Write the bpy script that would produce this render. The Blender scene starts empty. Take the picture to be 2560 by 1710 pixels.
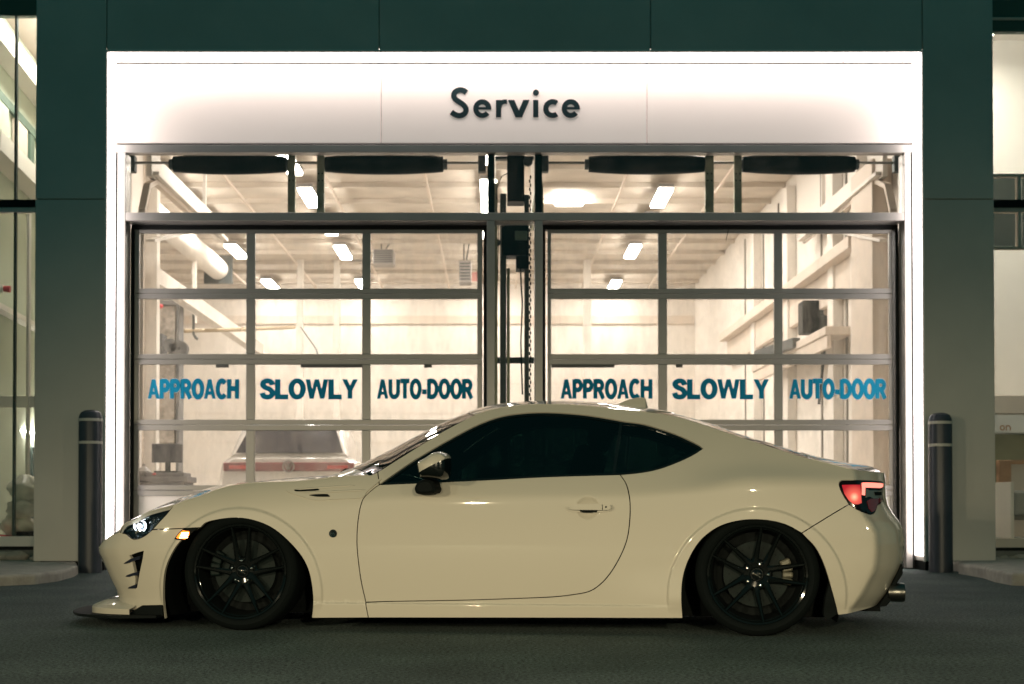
import bpy, bmesh, math, random
from mathutils import Vector, Matrix
from mathutils.geometry import delaunay_2d_cdt
random.seed(7)
sc = bpy.context.scene
COL = sc.collection

# ------------------------------------------------------------------ camera
CAM_H, FPX, PX0, PY0, PITCH = 0.629, 3555.0, 1240.0, 1200.0, math.radians(1.0)
cam_d = bpy.data.cameras.new('camera'); cam = bpy.data.objects.new('camera', cam_d); COL.objects.link(cam)
cam.location = (0, 0, CAM_H); cam.rotation_euler = (math.radians(90)+PITCH, 0, 0)
cam_d.sensor_width = 36.0; cam_d.lens = FPX*36.0/2560.0
cam_d.shift_x = (1280-PX0)/2560.0; cam_d.shift_y = (PY0-855)/2560.0
cam_d.clip_end = 500
cam_d.dof.use_dof = True; cam_d.dof.focus_distance = 7.2; cam_d.dof.aperture_fstop = 4.0
sc.camera = cam

# ------------------------------------------------------------------ view, world (dark teal night sky)
sc.view_settings.view_transform = 'Standard'; sc.view_settings.look = 'None'
sc.view_settings.exposure = 0.0; sc.view_settings.gamma = 1.0
sc.cycles.max_bounces = 10; sc.cycles.transparent_max_bounces = 24
sc.cycles.sample_clamp_indirect = 6.0
world = bpy.data.worlds.new("World"); sc.world = world; world.use_nodes = True
wn = world.node_tree.nodes; wl = world.node_tree.links; wn.clear()
wo = wn.new('ShaderNodeOutputWorld'); bg = wn.new('ShaderNodeBackground')
wl.new(bg.outputs[0], wo.inputs[0])
bg.inputs[0].default_value = (0.036, 0.178, 0.175, 1); bg.inputs[1].default_value = 0.44

# ------------------------------------------------------------------ yard lamps behind the photographer
def lamp(name, loc, aim, power, col, size, spot, blend):
    d = bpy.data.lights.new(name, 'SPOT'); o = bpy.data.objects.new(name, d); COL.objects.link(o)
    d.energy = power; d.color = col; d.shadow_soft_size = size
    d.spot_size = math.radians(spot); d.spot_blend = blend
    o.location = loc
    o.rotation_euler = (Vector(aim)-Vector(loc)).to_track_quat('-Z', 'Y').to_euler()
    return o
WARM = (1.0, 0.83, 0.53)
lamp('yard_lamp', (-6.0, -1.5, 2.30), (-4.7, 0.7, .12), 1600, WARM, 0.06, 104, 1.0)
lamp('yard_lamp', (-2.4, -1.5, 1.25), (-1.9, 1.0, -.90), 1050, WARM, 0.05, 104, 1.0)
lamp('yard_lamp', (1.07, -1.5, 1.70), (1.2, 1.1, -.50), 1450, WARM, 0.06, 104, 1.0)
lamp('yard_lamp', (-9.0, -1.5, 1.70), (-6.9, .2, -.60), 850, WARM, 0.05, 104, 1.0)
lamp('yard_lamp', (5.25, -1.5, 1.70), (4.5, 1.0, -.50), 800, WARM, 0.05, 104, 1.0)

# ------------------------------------------------------------------ generic helpers
def ray(px, py):
    x = (px-PX0)/FPX; y = -(py-PY0)/FPX
    return Vector((x, math.cos(PITCH)-y*math.sin(PITCH), math.sin(PITCH)+y*math.cos(PITCH)))
def at(px, py, Y):
    d = ray(px, py); t = Y/d.y
    return Vector((d.x*t, Y, CAM_H+d.z*t))
def X(px, Y, py=900): return at(px, py, Y).x
def Z(py, Y): return at(1240, py, Y).z

def empty(name, loc=(0, 0, 0), rz=0, **k):
    o = bpy.data.objects.new(name, None); COL.objects.link(o)
    o.location = loc; o.rotation_euler = (0, 0, rz); o.empty_display_size = 0.1
    tag(o, **k); return o
def tag(o, label=None, cat=None, group=None, kind=None):
    if label: o['label'] = label
    if cat: o['category'] = cat
    if group: o['group'] = group
    if kind: o['kind'] = kind
    return o
def link_mesh(name, me, mat, parent=None):
    o = bpy.data.objects.new(name, me); COL.objects.link(o)
    if mat: me.materials.append(mat)
    if parent: o.parent = parent
    return o
def obj(name, bm, mat, parent=None, smooth=False, bevel=0, seg=2, **k):
    me = bpy.data.meshes.new(name)
    bmesh.ops.recalc_face_normals(bm, faces=bm.faces[:])
    if smooth:
        for f in bm.faces: f.smooth = True
    bm.to_mesh(me); bm.free()
    o = link_mesh(name, me, mat, parent)
    if smooth == 'auto':
        me.set_sharp_from_angle(angle=math.radians(35))
    if bevel:
        m = o.modifiers.new('b', 'BEVEL'); m.width = bevel; m.segments = seg; m.limit_method = 'ANGLE'
    tag(o, **k); return o
def NB(): return bmesh.new()
def box(bm, x0, x1, y0, y1, z0, z1):
    v = [bm.verts.new((x, y, z)) for x in (x0, x1) for y in (y0, y1) for z in (z0, z1)]
    for a in ((0,1,3,2),(4,6,7,5),(0,4,5,1),(2,3,7,6),(0,2,6,4),(1,5,7,3)): bm.faces.new([v[i] for i in a])
def boxo(name, b, mat, parent=None, bevel=0, **k):
    bm = NB(); box(bm, *b); return obj(name, bm, mat, parent, bevel=bevel, **k)
def bar(bm, p, q, w, h, up=(0, 0, 1)):
    p, q = Vector(p), Vector(q); d = (q-p).normalized(); up = Vector(up)
    s = d.cross(up)
    if s.length < 1e-4: s = d.cross(Vector((1, 0, 0)))
    s.normalize(); t = s.cross(d)
    v = [bm.verts.new(c+s*(a*w/2)+t*(b*h/2)) for c in (p, q) for a, b in ((-1,-1),(1,-1),(1,1),(-1,1))]
    for a in ((0,1,2,3),(4,7,6,5),(0,4,5,1),(1,5,6,2),(2,6,7,3),(3,7,4,0)): bm.faces.new([v[i] for i in a])
def tube(bm, pts, r, n=10, cap=True):
    pts = [Vector(p) for p in pts]; rings = []
    for i, p in enumerate(pts):
        d = (pts[min(i+1, len(pts)-1)]-pts[max(i-1, 0)]).normalized()
        a = Vector((0, 0, 1)) if abs(d.z) < .9 else Vector((1, 0, 0))
        s = d.cross(a).normalized(); t = s.cross(d); rr = r[i] if isinstance(r, (list, tuple)) else r
        rings.append([bm.verts.new(p+(s*math.cos(k*2*math.pi/n)+t*math.sin(k*2*math.pi/n))*rr) for k in range(n)])
    for a, b in zip(rings, rings[1:]):
        for k in range(n): bm.faces.new((a[k], a[(k+1) % n], b[(k+1) % n], b[k]))
    if cap: bm.faces.new(rings[0][::-1]); bm.faces.new(rings[-1])
def lathe(bm, prof, c=(0, 0, 0), axis='z', n=48, closed=False):
    # prof: (radius, height along the axis)
    rings = []
    for r, h in prof:
        ring = []
        for k in range(n):
            a = k*2*math.pi/n; p = (r*math.cos(a), r*math.sin(a), h)
            if axis == 'y': p = (p[0], p[2], p[1])
            if axis == 'x': p = (p[2], p[0], p[1])
            ring.append(bm.verts.new(Vector(c)+Vector(p)))
        rings.append(ring)
    if closed: rings.append(rings[0])
    for a, b in zip(rings, rings[1:]):
        for k in range(n): bm.faces.new((a[k], a[(k+1) % n], b[(k+1) % n], b[k]))
    return rings

# ------------------------------------------------------------------ materials
def M(name, col, rough=0.5, metal=0.0, coat=0.0, var=0.0, vs=6.0, bump=0.0, bs=60.0, spec=0.5, emit=None, es=1.0):
    m = bpy.data.materials.new(name); m.use_nodes = True
    n, l = m.node_tree.nodes, m.node_tree.links; p = n['Principled BSDF']
    p.inputs['Base Color'].default_value = (*col, 1); p.inputs['Roughness'].default_value = rough
    p.inputs['Metallic'].default_value = metal; p.inputs['Coat Weight'].default_value = coat
    p.inputs['Coat Roughness'].default_value = 0.03; p.inputs['Specular IOR Level'].default_value = spec
    tc = n.new('ShaderNodeTexCoord')
    if var:
        nz = n.new('ShaderNodeTexNoise'); nz.inputs['Scale'].default_value = vs; nz.inputs['Detail'].default_value = 6
        r = n.new('ShaderNodeValToRGB')
        r.color_ramp.elements[0].position = .3; r.color_ramp.elements[1].position = .7
        r.color_ramp.elements[0].color = (*[c*(1-var) for c in col], 1); r.color_ramp.elements[1].color = (*[min(1, c*(1+var)) for c in col], 1)
        l.new(tc.outputs['Object'], nz.inputs['Vector']); l.new(nz.outputs['Fac'], r.inputs['Fac']); l.new(r.outputs[0], p.inputs['Base Color'])
        mr = n.new('ShaderNodeMapRange'); mr.inputs['To Min'].default_value = rough*.85; mr.inputs['To Max'].default_value = min(1, rough*1.15)
        l.new(nz.outputs['Fac'], mr.inputs['Value']); l.new(mr.outputs[0], p.inputs['Roughness'])
    if bump:
        nb = n.new('ShaderNodeTexNoise'); nb.inputs['Scale'].default_value = bs; nb.inputs['Detail'].default_value = 4
        b = n.new('ShaderNodeBump'); b.inputs['Strength'].default_value = bump; b.inputs['Distance'].default_value = .01
        l.new(tc.outputs['Object'], nb.inputs['Vector']); l.new(nb.outputs['Fac'], b.inputs['Height']); l.new(b.outputs[0], p.inputs['Normal'])
    if emit:
        p.inputs['Emission Color'].default_value = (*emit, 1); p.inputs['Emission Strength'].default_value = es
    return m
def glass(name, tint, ior=1.5, rough=0.0, dirt=0.0, gcol=(1, 1, 1)):
    m = bpy.data.materials.new(name); m.use_nodes = True
    n, l = m.node_tree.nodes, m.node_tree.links; n.clear()
    o = n.new('ShaderNodeOutputMaterial'); t = n.new('ShaderNodeBsdfTransparent'); g = n.new('ShaderNodeBsdfGlossy')
    t.inputs[0].default_value = (*tint, 1); g.inputs['Roughness'].default_value = rough; g.inputs[0].default_value = (*gcol, 1)
    f = n.new('ShaderNodeFresnel'); f.inputs[0].default_value = ior; x = n.new('ShaderNodeMixShader')
    l.new(f.outputs[0], x.inputs[0]); l.new(t.outputs[0], x.inputs[1]); l.new(g.outputs[0], x.inputs[2])
    if dirt:
        d = n.new('ShaderNodeBsdfTranslucent'); d2 = n.new('ShaderNodeBsdfDiffuse')
        d.inputs[0].default_value = (.8, .74, .66, 1); d2.inputs[0].default_value = (.5, .48, .44, 1)
        dm = n.new('ShaderNodeMixShader'); dm.inputs[0].default_value = .25
        l.new(d.outputs[0], dm.inputs[1]); l.new(d2.outputs[0], dm.inputs[2])
        tc = n.new('ShaderNodeTexCoord'); mp = n.new('ShaderNodeMapping'); mp.inputs['Scale'].default_value = (1, 1, .35)
        nz = n.new('ShaderNodeTexNoise'); nz.inputs['Scale'].default_value = 7; nz.inputs['Detail'].default_value = 10; nz.inputs['Roughness'].default_value = .72
        mr = n.new('ShaderNodeMapRange'); mr.inputs['From Min'].default_value = .42; mr.inputs['From Max'].default_value = .8
        mr.inputs['To Min'].default_value = dirt*.15; mr.inputs['To Max'].default_value = dirt
        l.new(tc.outputs['Object'], mp.inputs[0]); l.new(mp.outputs[0], nz.inputs['Vector']); l.new(nz.outputs['Fac'], mr.inputs['Value'])
        y = n.new('ShaderNodeMixShader'); l.new(mr.outputs[0], y.inputs[0]); l.new(x.outputs[0], y.inputs[1]); l.new(dm.outputs[0], y.inputs[2]); x = y
    l.new(x.outputs[0], o.inputs[0]); return m
def emis(name, col, s):
    m = bpy.data.materials.new(name); m.use_nodes = True
    n, l = m.node_tree.nodes, m.node_tree.links; n.clear()
    o = n.new('ShaderNodeOutputMaterial'); e = n.new('ShaderNodeEmission'); e.inputs[0].default_value = (*col, 1); e.inputs[1].default_value = s
    l.new(e.outputs[0], o.inputs[0]); return m

MT = {}
MT['panel'] = M('facade_panel_metal', (.56, .53, .48), .5, .2, var=.10, vs=.9, bump=.03, bs=3)
MT['fascia'] = M('white_acrylic_added_glow', (.84, .76, .71), .35, 0, var=.03, vs=1.0, emit=(1, .86, .78), es=.24)  # self-glow added to lift the panel where the strips leave it dim
MT['alu'] = M('anodised_aluminium', (.34, .325, .31), .38, .5, var=.06, vs=4)
MT['alu_d'] = M('dark_aluminium', (.05, .06, .06), .5, .4)
MT['gasket'] = M('black_rubber', (.006, .008, .008), .6, spec=.2)
MT['black'] = M('black_plastic', (.003, .005, .005), .5, spec=.06)
MT['galv'] = M('galvanised_steel', (.22, .23, .16), .42, .8, var=.25, vs=8)
MT['wallw'] = M('white_wall_paint', (.82, .765, .70), .7, var=.03, vs=1.5, bump=.02)
MT['wallb'] = M('beige_wall_paint', (.70, .60, .51), .7, var=.03, vs=1.5)
MT['ceil'] = M('painted_deck', (.64, .57, .49), .7, var=.12, vs=2.5)
MT['floor'] = M('epoxy_floor', (.45, .42, .38), .25, var=.08, vs=2)
MT['concrete'] = M('kerb_concrete', (.36, .33, .28), .9, var=.2, vs=9, bump=.5, bs=80)
MT['block'] = M('block_plinth', (.17, .17, .15), .9, var=.2, vs=5, bump=.5, bs=40)
MT['strip'] = emis('led_lightbox', (1, .89, .84), 8.5)
MT['tube'] = emis('tube_light', (1, .935, .87), 62.0)
MT['glassd'] = glass('clear_door_glass', (.93, .93, .91), 1.45, 0, dirt=.22)
MT['glasst'] = glass('transom_glass', (.93, .93, .91), 1.45, 0, dirt=.02)
MT['glassc'] = glass('clear_glass', (.90, .93, .90), 1.45, 0, dirt=.04)
MT['bollard'] = M('bollard_cover', (.045, .05, .065), .38, 0, var=.1, vs=8)
MT['tape'] = M('reflective_tape', (.55, .52, .46), .5)
MT['letter'] = M('sign_letter', (.012, .03, .035), .35)
MT['vinyl'] = M('blue_vinyl', (.001, .25, .44), .6, spec=.2)
MT['vinylw'] = M('pale_vinyl_edge', (.80, .84, .86), .6)
MT['yellow'] = M('yellow_line_paint', (.55, .38, .05), .7, var=.2, vs=20)
MT['bag'] = glass('plastic_bag', (.6, .6, .56), 1.4, .2, dirt=1.6)
MT['wood'] = M('wood_frame', (.42, .22, .11), .5, var=.15, vs=10)
MT['greyd'] = M('grey_fabric', (.30, .28, .25), .8)
MT['green'] = M('pale_green_wall', (.52, .56, .44), .7)
MT['greend'] = M('dark_soffit', (.07, .12, .09), .6)
MT['red'] = M('red_plastic', (.55, .03, .04), .4)

def asphalt():
    m = bpy.data.materials.new('asphalt'); m.use_nodes = True
    n, l = m.node_tree.nodes, m.node_tree.links; p = n['Principled BSDF']; tc = n.new('ShaderNodeTexCoord')
    a = n.new('ShaderNodeTexNoise'); a.inputs['Scale'].default_value = 60; a.inputs['Detail'].default_value = 9; a.inputs['Roughness'].default_value = .75
    b = n.new('ShaderNodeTexNoise'); b.inputs['Scale'].default_value = 1.6; b.inputs['Detail'].default_value = 6
    v = n.new('ShaderNodeTexVoronoi'); v.inputs['Scale'].default_value = 110
    for x in (a, b, v): l.new(tc.outputs['Object'], x.inputs['Vector'])
    r = n.new('ShaderNodeValToRGB'); e = r.color_ramp.elements
    e[0].position = .40; e[0].color = (.004, .010, .010, 1); e[1].position = .64; e[1].color = (.145, .195, .182, 1)
    l.new(a.outputs['Fac'], r.inputs['Fac'])
    r2 = n.new('ShaderNodeValToRGB'); r2.color_ramp.elements[0].position = .3; r2.color_ramp.elements[0].color = (.72,)*3+(1,)
    r2.color_ramp.elements[1].position = .72; r2.color_ramp.elements[1].color = (1.25,)*3+(1,)
    l.new(b.outputs['Fac'], r2.inputs['Fac'])
    mx = n.new('ShaderNodeMix'); mx.data_type = 'RGBA'; mx.blend_type = 'MULTIPLY'; mx.inputs['Factor'].default_value = 1
    l.new(r.outputs[0], mx.inputs['A']); l.new(r2.outputs[0], mx.inputs['B']); l.new(mx.outputs['Result'], p.inputs['Base Color'])
    p.inputs['Roughness'].default_value = .85; p.inputs['Specular IOR Level'].default_value = .2
    bp = n.new('ShaderNodeBump'); bp.inputs['Strength'].default_value = .9; bp.inputs['Distance'].default_value = .006
    l.new(v.outputs['Distance'], bp.inputs['Height']); l.new(bp.outputs[0], p.inputs['Normal'])
    return m
MT['asphalt'] = asphalt()
# ================================================================== SETTING
FY = 13.60          # front of the building
RD = 0.33           # depth of the lit portal
BY = FY+RD          # fascia and window frame plane
bm = NB()
vv = [bm.verts.new(p) for p in ((-90, -60, 0), (90, -60, 0), (90, 120, 0), (-90, 120, 0))]; bm.faces.new(vv)
tag(obj('ground', bm, MT['asphalt']), 'dark asphalt yard in front of the service doors', 'ground', kind='structure')

XL0, XL1 = X(85, FY), X(263, FY)          # left pillar
XR0, XR1 = X(2310, FY), X(2488, FY)       # right pillar
ZT = Z(128, FY); ZJ = Z(498, FY); ZP = .085
bld = empty('service_building', (0, 0, 0), label='grey metal clad service bay building with a brightly lit white door portal', cat='building')
G = .005
def cladding(x0, x1, z0, z1):
    boxo('cladding_panel', (x0+G, x1-G, FY, FY+.04, z0+G, z1-G), MT['panel'], bld, bevel=.004)
for (a, b) in ((XL0, XL1), (XR0, XR1)):
    cladding(a, b, ZP, ZJ); cladding(a, b, ZJ, 6.2)
jx = [XL1, X(947, FY), X(1628, FY), XR0]
for a, b in zip(jx, jx[1:]): cladding(a, b, ZT, 6.2)
bm = NB()
box(bm, XL0+.01, XL1-.012, FY+.03, FY+.9, ZP+.005, 6.19); box(bm, XR0+.012, XR1-.01, FY+.03, FY+.9, ZP+.005, 6.19)
box(bm, XL1-.011, XR0+.011, FY+.03, FY+.9, ZT+.03, 6.19)
obj('wall_core', bm, MT['panel'], bld)
bm = NB()
box(bm, XL0+.05, XL1-.02, FY+.06, FY+.8, 0, ZP+.006); obj('plinth', bm, MT['gasket'], bld)
bm = NB(); box(bm, XR0+.02, XR1-.05, FY+.06, FY+.8, 0, ZP+.006); obj('plinth', bm, MT['gasket'], bld)
# light boxes lining the reveal: left, right, top
zb = Z(1390, FY+.05)
boxo('light_strip', (XL1-.010, XL1+.004, FY+.035, BY-.012, zb, ZT-.004), MT['strip'], bld)
boxo('light_strip', (XR0-.004, XR0+.010, FY+.035, BY-.012, zb, ZT-.004), MT['strip'], bld)
boxo('light_strip', (XL1+.006, XR0-.006, FY+.035, BY-.012, ZT-.004, ZT+.010), MT['strip'], bld)
bm = NB()   # slim trim lip round the portal edge
box(bm, XL1-.008, XL1+.006, FY-.008, FY+.032, ZP, ZT-.008); box(bm, XR0-.006, XR0+.008, FY-.008, FY+.032, ZP, ZT-.008)
box(bm, XL1-.008, XR0+.008, FY-.008, FY+.032, ZT-.007, ZT+.014)
obj('portal_trim', bm, M('white_trim', (.75, .72, .68), .4), bld, bevel=.003)
# fascia
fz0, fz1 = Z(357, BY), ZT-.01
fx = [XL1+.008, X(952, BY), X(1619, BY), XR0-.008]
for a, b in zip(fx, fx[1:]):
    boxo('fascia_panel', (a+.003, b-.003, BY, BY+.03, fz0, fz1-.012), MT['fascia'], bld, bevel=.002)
boxo('fascia_backing', (XL1, XR0, BY+.031, BY+.06, fz0-.03, ZT), MT['gasket'], bld)
# ---- stroke lettering
def sweep(bm, pts, t, y0, y1, closed=False):
    pts = [p for i, p in enumerate(pts) if i == 0 or (Vector(p)-Vector(pts[i-1])).length > 1e-4]
    n = len(pts); L, R = [], []
    for i in range(n):
        p = Vector(pts[i])
        a = Vector(pts[(i-1) % n]) if (closed or i > 0) else None
        b = Vector(pts[(i+1) % n]) if (closed or i < n-1) else None
        d1 = (p-a).normalized() if a is not None else (b-p).normalized()
        d2 = (b-p).normalized() if b is not None else d1
        nn = Vector((-d1.y-d2.y, d1.x+d2.x)); nn = nn.normalized() if nn.length > 1e-6 else Vector((-d1.y, d1.x))
        k = min(2.6, 1/max(.2, nn.dot(Vector((-d1.y, d1.x)))))
        L.append(p+nn*t/2*k); R.append(p-nn*t/2*k)
    V = [[bm.verts.new((q.x, y, q.y)) for q in s] for y in (y0, y1) for s in (L, R)]
    m = n if closed else n-1
    for i in range(m):
        j = (i+1) % n
        bm.faces.new((V[0][i], V[0][j], V[1][j], V[1][i])); bm.faces.new((V[2][i], V[3][i], V[3][j], V[2][j]))
        bm.faces.new((V[0][i], V[2][i], V[2][j], V[0][j])); bm.faces.new((V[1][i], V[1][j], V[3][j], V[3][i]))
    if not closed:
        bm.faces.new((V[0][0], V[1][0], V[3][0], V[2][0])); bm.faces.new((V[0][-1], V[2][-1], V[3][-1], V[1][-1]))
def slabpoly(bm, pts, y0, y1):
    a = [bm.verts.new((x, y0, z)) for x, z in pts]; b = [bm.verts.new((x, y1, z)) for x, z in pts]
    bm.faces.new(a); bm.faces.new(b[::-1]); n = len(pts)
    for i in range(n): bm.faces.new((a[i], a[(i+1) % n], b[(i+1) % n], b[i]))
def arc(cx, cy, rx, ry, a0, a1, n=22):
    return [(cx+rx*math.cos(math.radians(a0+(a1-a0)*i/n)), cy+ry*math.sin(math.radians(a0+(a1-a0)*i/n))) for i in range(n+1)]
def catmull(p, n=8, closed=False):
    out = []; m = len(p); P = [Vector(q) for q in p]
    if m < 3: n = max(n, 2)
    for i in range(m if closed else m-1):
        a, b = P[i], P[(i+1) % m]
        a0 = P[i-1] if (i > 0 or closed) else a*2-b
        b1 = P[(i+2) % m] if (i+2 < m or closed) else b*2-a
        for k in range(n):
            t = k/n
            out.append(tuple(0.5*((2*a)+(b-a0)*t+(2*a0-5*a+4*b-b1)*t*t+(3*a-3*b+b1-a0)*t**3)))
    if not closed: out.append(tuple(P[-1]))
    return out
def zoom8(x, y): return (1120+x/6.906, 200+y/6.906)
serv = []
serv.append((catmull([(318, 215), (262, 178), (195, 170), (125, 205), (100, 270), (132, 335), (205, 385), (272, 435), (310, 500), (296, 565), (245, 605), (180, 614), (115, 592), (58, 552)], 6), 94, False))
def ee(dx): return [(arc(592+dx, 494, 113, 118, 358, 38, 30), 88, False), ([(520+dx, 488), (748+dx, 488)], 44, False)]
serv += ee(0)
serv.append(([(873, 345), (873, 643)], 92, False)); serv.append((catmull([(888, 470), (905, 415), (950, 378), (1020, 372)], 6), 74, False))
serv.append(([(1035, 345), (1145, 345), (1275, 645), (1165, 645)], 0, 'p')); serv.append(([(1300, 345), (1408, 345), (1278, 645), (1172, 645)], 0, 'p'))
serv.append(([(1515, 345), (1515, 643)], 90, False)); serv.append((arc(1518, 217, 26, 26, 0, 345, 20), 52, True))
serv.append((arc(1806, 494, 118, 118, 308, 52, 30), 90, False)); serv += ee(1527)
bm = NB(); sY = BY-.008
for i, (pts, t, cl) in enumerate(serv):
    w = []
    for q in pts:
        px, py = zoom8(*q); w.append((X(px, sY, py), Z(py, sY)))
    if cl == 'p': slabpoly(bm, w, sY-.0004*i, BY-.0005-.0002*i)
    else: sweep(bm, w, t/6.906*sY/FPX, sY-.0004*i, BY-.0005-.0002*i, cl)
obj('sign_lettering', bm, MT['letter'], bld, label='dark raised letters reading Service')

GL = {  # bold capitals, unit cap height; (width, [(points, closed)])
 'A': (.76, [([(.01, 0), (.26, 1), (.49, 1), (.23, 0)], 'p'), ([(.27, 1), (.49, 1), (.75, 0), (.53, 0)], 'p'), ([(.15, .20), (.61, .20), (.57, .37), (.19, .37)], 'p')]),
 'P': (.66, [([(.12, 0), (.12, 1)], 0), ([(.12, .9), (.34, .9)]+arc(.34, .675, .19, .225, 90, -90, 12)+[(.12, .45)], 0)]),
 'R': (.72, [([(.12, 0), (.12, 1)], 0), ([(.12, .9), (.36, .9)]+arc(.36, .69, .19, .21, 90, -90, 12)+[(.12, .48)], 0), ([(.36, .46), (.62, 0)], 0)]),
 'O': (.76, [(arc(.38, .5, .27, .42, 0, 352, 30), 1)]),
 'C': (.72, [(arc(.38, .5, .27, .42, 42, 318, 24), 0)]),
 'H': (.74, [([(.12, 0), (.12, 1)], 0), ([(.62, 0), (.62, 1)], 0), ([(.12, .52), (.62, .52)], 0)]),
 'S': (.68, [(catmull([(.56, .70), (.50, .86), (.34, .92), (.17, .85), (.13, .71), (.24, .58), (.44, .48), (.56, .32), (.50, .14), (.34, .08), (.17, .13), (.10, .30)], 5), 0)]),
 'L': (.62, [([(.12, 1), (.12, .09), (.60, .09)], 0)]),
 'W': (1.04, [([(0, 1), (.21, 1), (.39, 0), (.18, 0)], 'p'), ([(.42, 1), (.60, 1), (.37, 0), (.19, 0)], 'p'), ([(.43, 1), (.61, 1), (.85, 0), (.66, 0)], 'p'), ([(.82, 1), (1.03, 1), (.86, 0), (.65, 0)], 'p')]),
 'Y': (.72, [([(0, 1), (.23, 1), (.46, .42), (.25, .42)], 'p'), ([(.49, 1), (.72, 1), (.465, .42), (.255, .42)], 'p'), ([(.255, .5), (.465, .5), (.465, 0), (.255, 0)], 'p')]),
 'U': (.74, [([(.12, 1), (.12, .36)]+arc(.37, .36, .25, .27, 180, 360, 14)+[(.62, 1)], 0)]),
 'T': (.64, [([(.02, .91), (.62, .91)], 0), ([(.32, .9), (.32, 0)], 0)]),
 '-': (.36, [([(.03, .35), (.33, .35)], 0)]),
 'D': (.74, [([(.12, 0), (.12, 1)], 0), ([(.12, .91), (.30, .91)]+arc(.30, .5, .32, .41, 90, -90, 16)+[(.12, .09)], 0)]),
 'o': (.66, [(arc(.32, .30, .22, .24, 0, 352, 24), 1)]), 'n': (.64, [([(.10, 0), (.10, .58)], 0), (arc(.32, .34, .22, .2, 180, 0, 10)+[(.54, 0)], 0)]),
}
def word(txt, x0, x1, z0, z1, Y, parent, name='door_lettering', mat=None, edge=True, t=.235, label=None):
    tot = sum(GL[c][0] for c in txt); sx = (x1-x0)/tot; sz = z1-z0
    for layer in ((1, 0) if edge else (0,)):
        bm = NB(); cx = 0; k = 0
        for c in txt:
            for pts, cl in GL[c][1]:
                yy = Y-.004-.0005*k+(.0 if layer else -.0055); nv = len(bm.verts)
                if cl == 'p':
                    q = [Vector(p) for p in pts]
                    if layer: m_ = sum(q, Vector((0, 0)))/len(q); q = [p+Vector(((.032 if p.x > m_.x else -.032)*sz/sx, .03 if p.y > m_.y else -.03)) for p in q]
                    slabpoly(bm, [(p.x, p.y) for p in q], yy, yy+.0004)
                else: sweep(bm, pts, t+(.05 if layer else 0), yy, yy+.0004, bool(cl))
                bm.verts.ensure_lookup_table()
                for v in bm.verts[nv:]: v.co.x = x0+(cx+v.co.x)*sx; v.co.z = z0+v.co.z*sz
                k = (k+1) % 7
            cx += GL[c][0]
        o = obj(name if not layer else 'lettering_edge', bm, MT['vinylw'] if layer else (mat or MT['vinyl']), parent)
        if layer == 0 and label: o['label'] = label

# ---- window and door frame behind the portal
hz1, hz0 = fz0-.018, Z(381, BY)
tz0, rz0 = Z(531, BY), Z(551, BY)
xl, xr = XL1+.006, XR0-.006
jl, jr = X(312, BY), X(2263, BY)
p1, p2, p3, p4 = X(1217, BY), X(1237, BY), X(1337, BY), X(1357, BY)
DY = 14.15
bm = NB()
box(bm, xl, xr, BY, BY+.13, hz0, hz1)
box(bm, jl+.002, jr-.002, BY+.001, DY+.03, rz0, tz0)
box(bm, xl+.014, jl, BY, BY+.2, 0.01, hz0-.001); box(bm, jr, xr-.014, BY, BY+.2, 0.01, hz0-.001)
box(bm, p1, p2, BY+.002, DY+.02, 0.01, rz0-.001); box(bm, p3, p4, BY+.002, DY+.02, 0.01, rz0-.001)
obj('window_frame', bm, MT['alu'], bld, bevel=.004)
for a, b in ((xl, xl+.0135), (xr-.0135, xr)): boxo('jamb_gasket', (a, b, BY+.004, BY+.19, 0.01, hz0-.001), MT['gasket'], bld)
bm = NB()  # dark inner stops round the doors
for a, b in ((jl, p1), (p4, jr)):
    box(bm, a+.001, b-.001, DY+.0, DY+.12, Z(573, DY), rz0-.002)
    box(bm, a+.001, a+.035, BY+.201 if a == jl else DY+.021, DY+.12, .01, Z(573, DY)); box(bm, b-.035, b-.001, BY+.201 if b == jr else DY+.021, DY+.12, .01, Z(573, DY))
obj('door_stop', bm, MT['gasket'], bld)
boxo('transom_pane', (jl, jr, BY+.05, BY+.056, tz0, hz0), MT['glasst'], bld)
boxo('centre_pane', (p2, p3, BY+.05, BY+.056, .02, rz0), MT['glasst'], bld)
bm = NB()
box(bm, p1+.005, p2-.003, BY+.07, BY+.2, tz0+.001, hz0-.001); obj('transom_mullion', bm, MT['gasket'], bld); bm = NB(); box(bm, p3+.003, p4-.004, BY+.07, BY+.2, tz0+.001, hz0-.001)
obj('transom_mullion', bm, MT['gasket'], bld)

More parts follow.
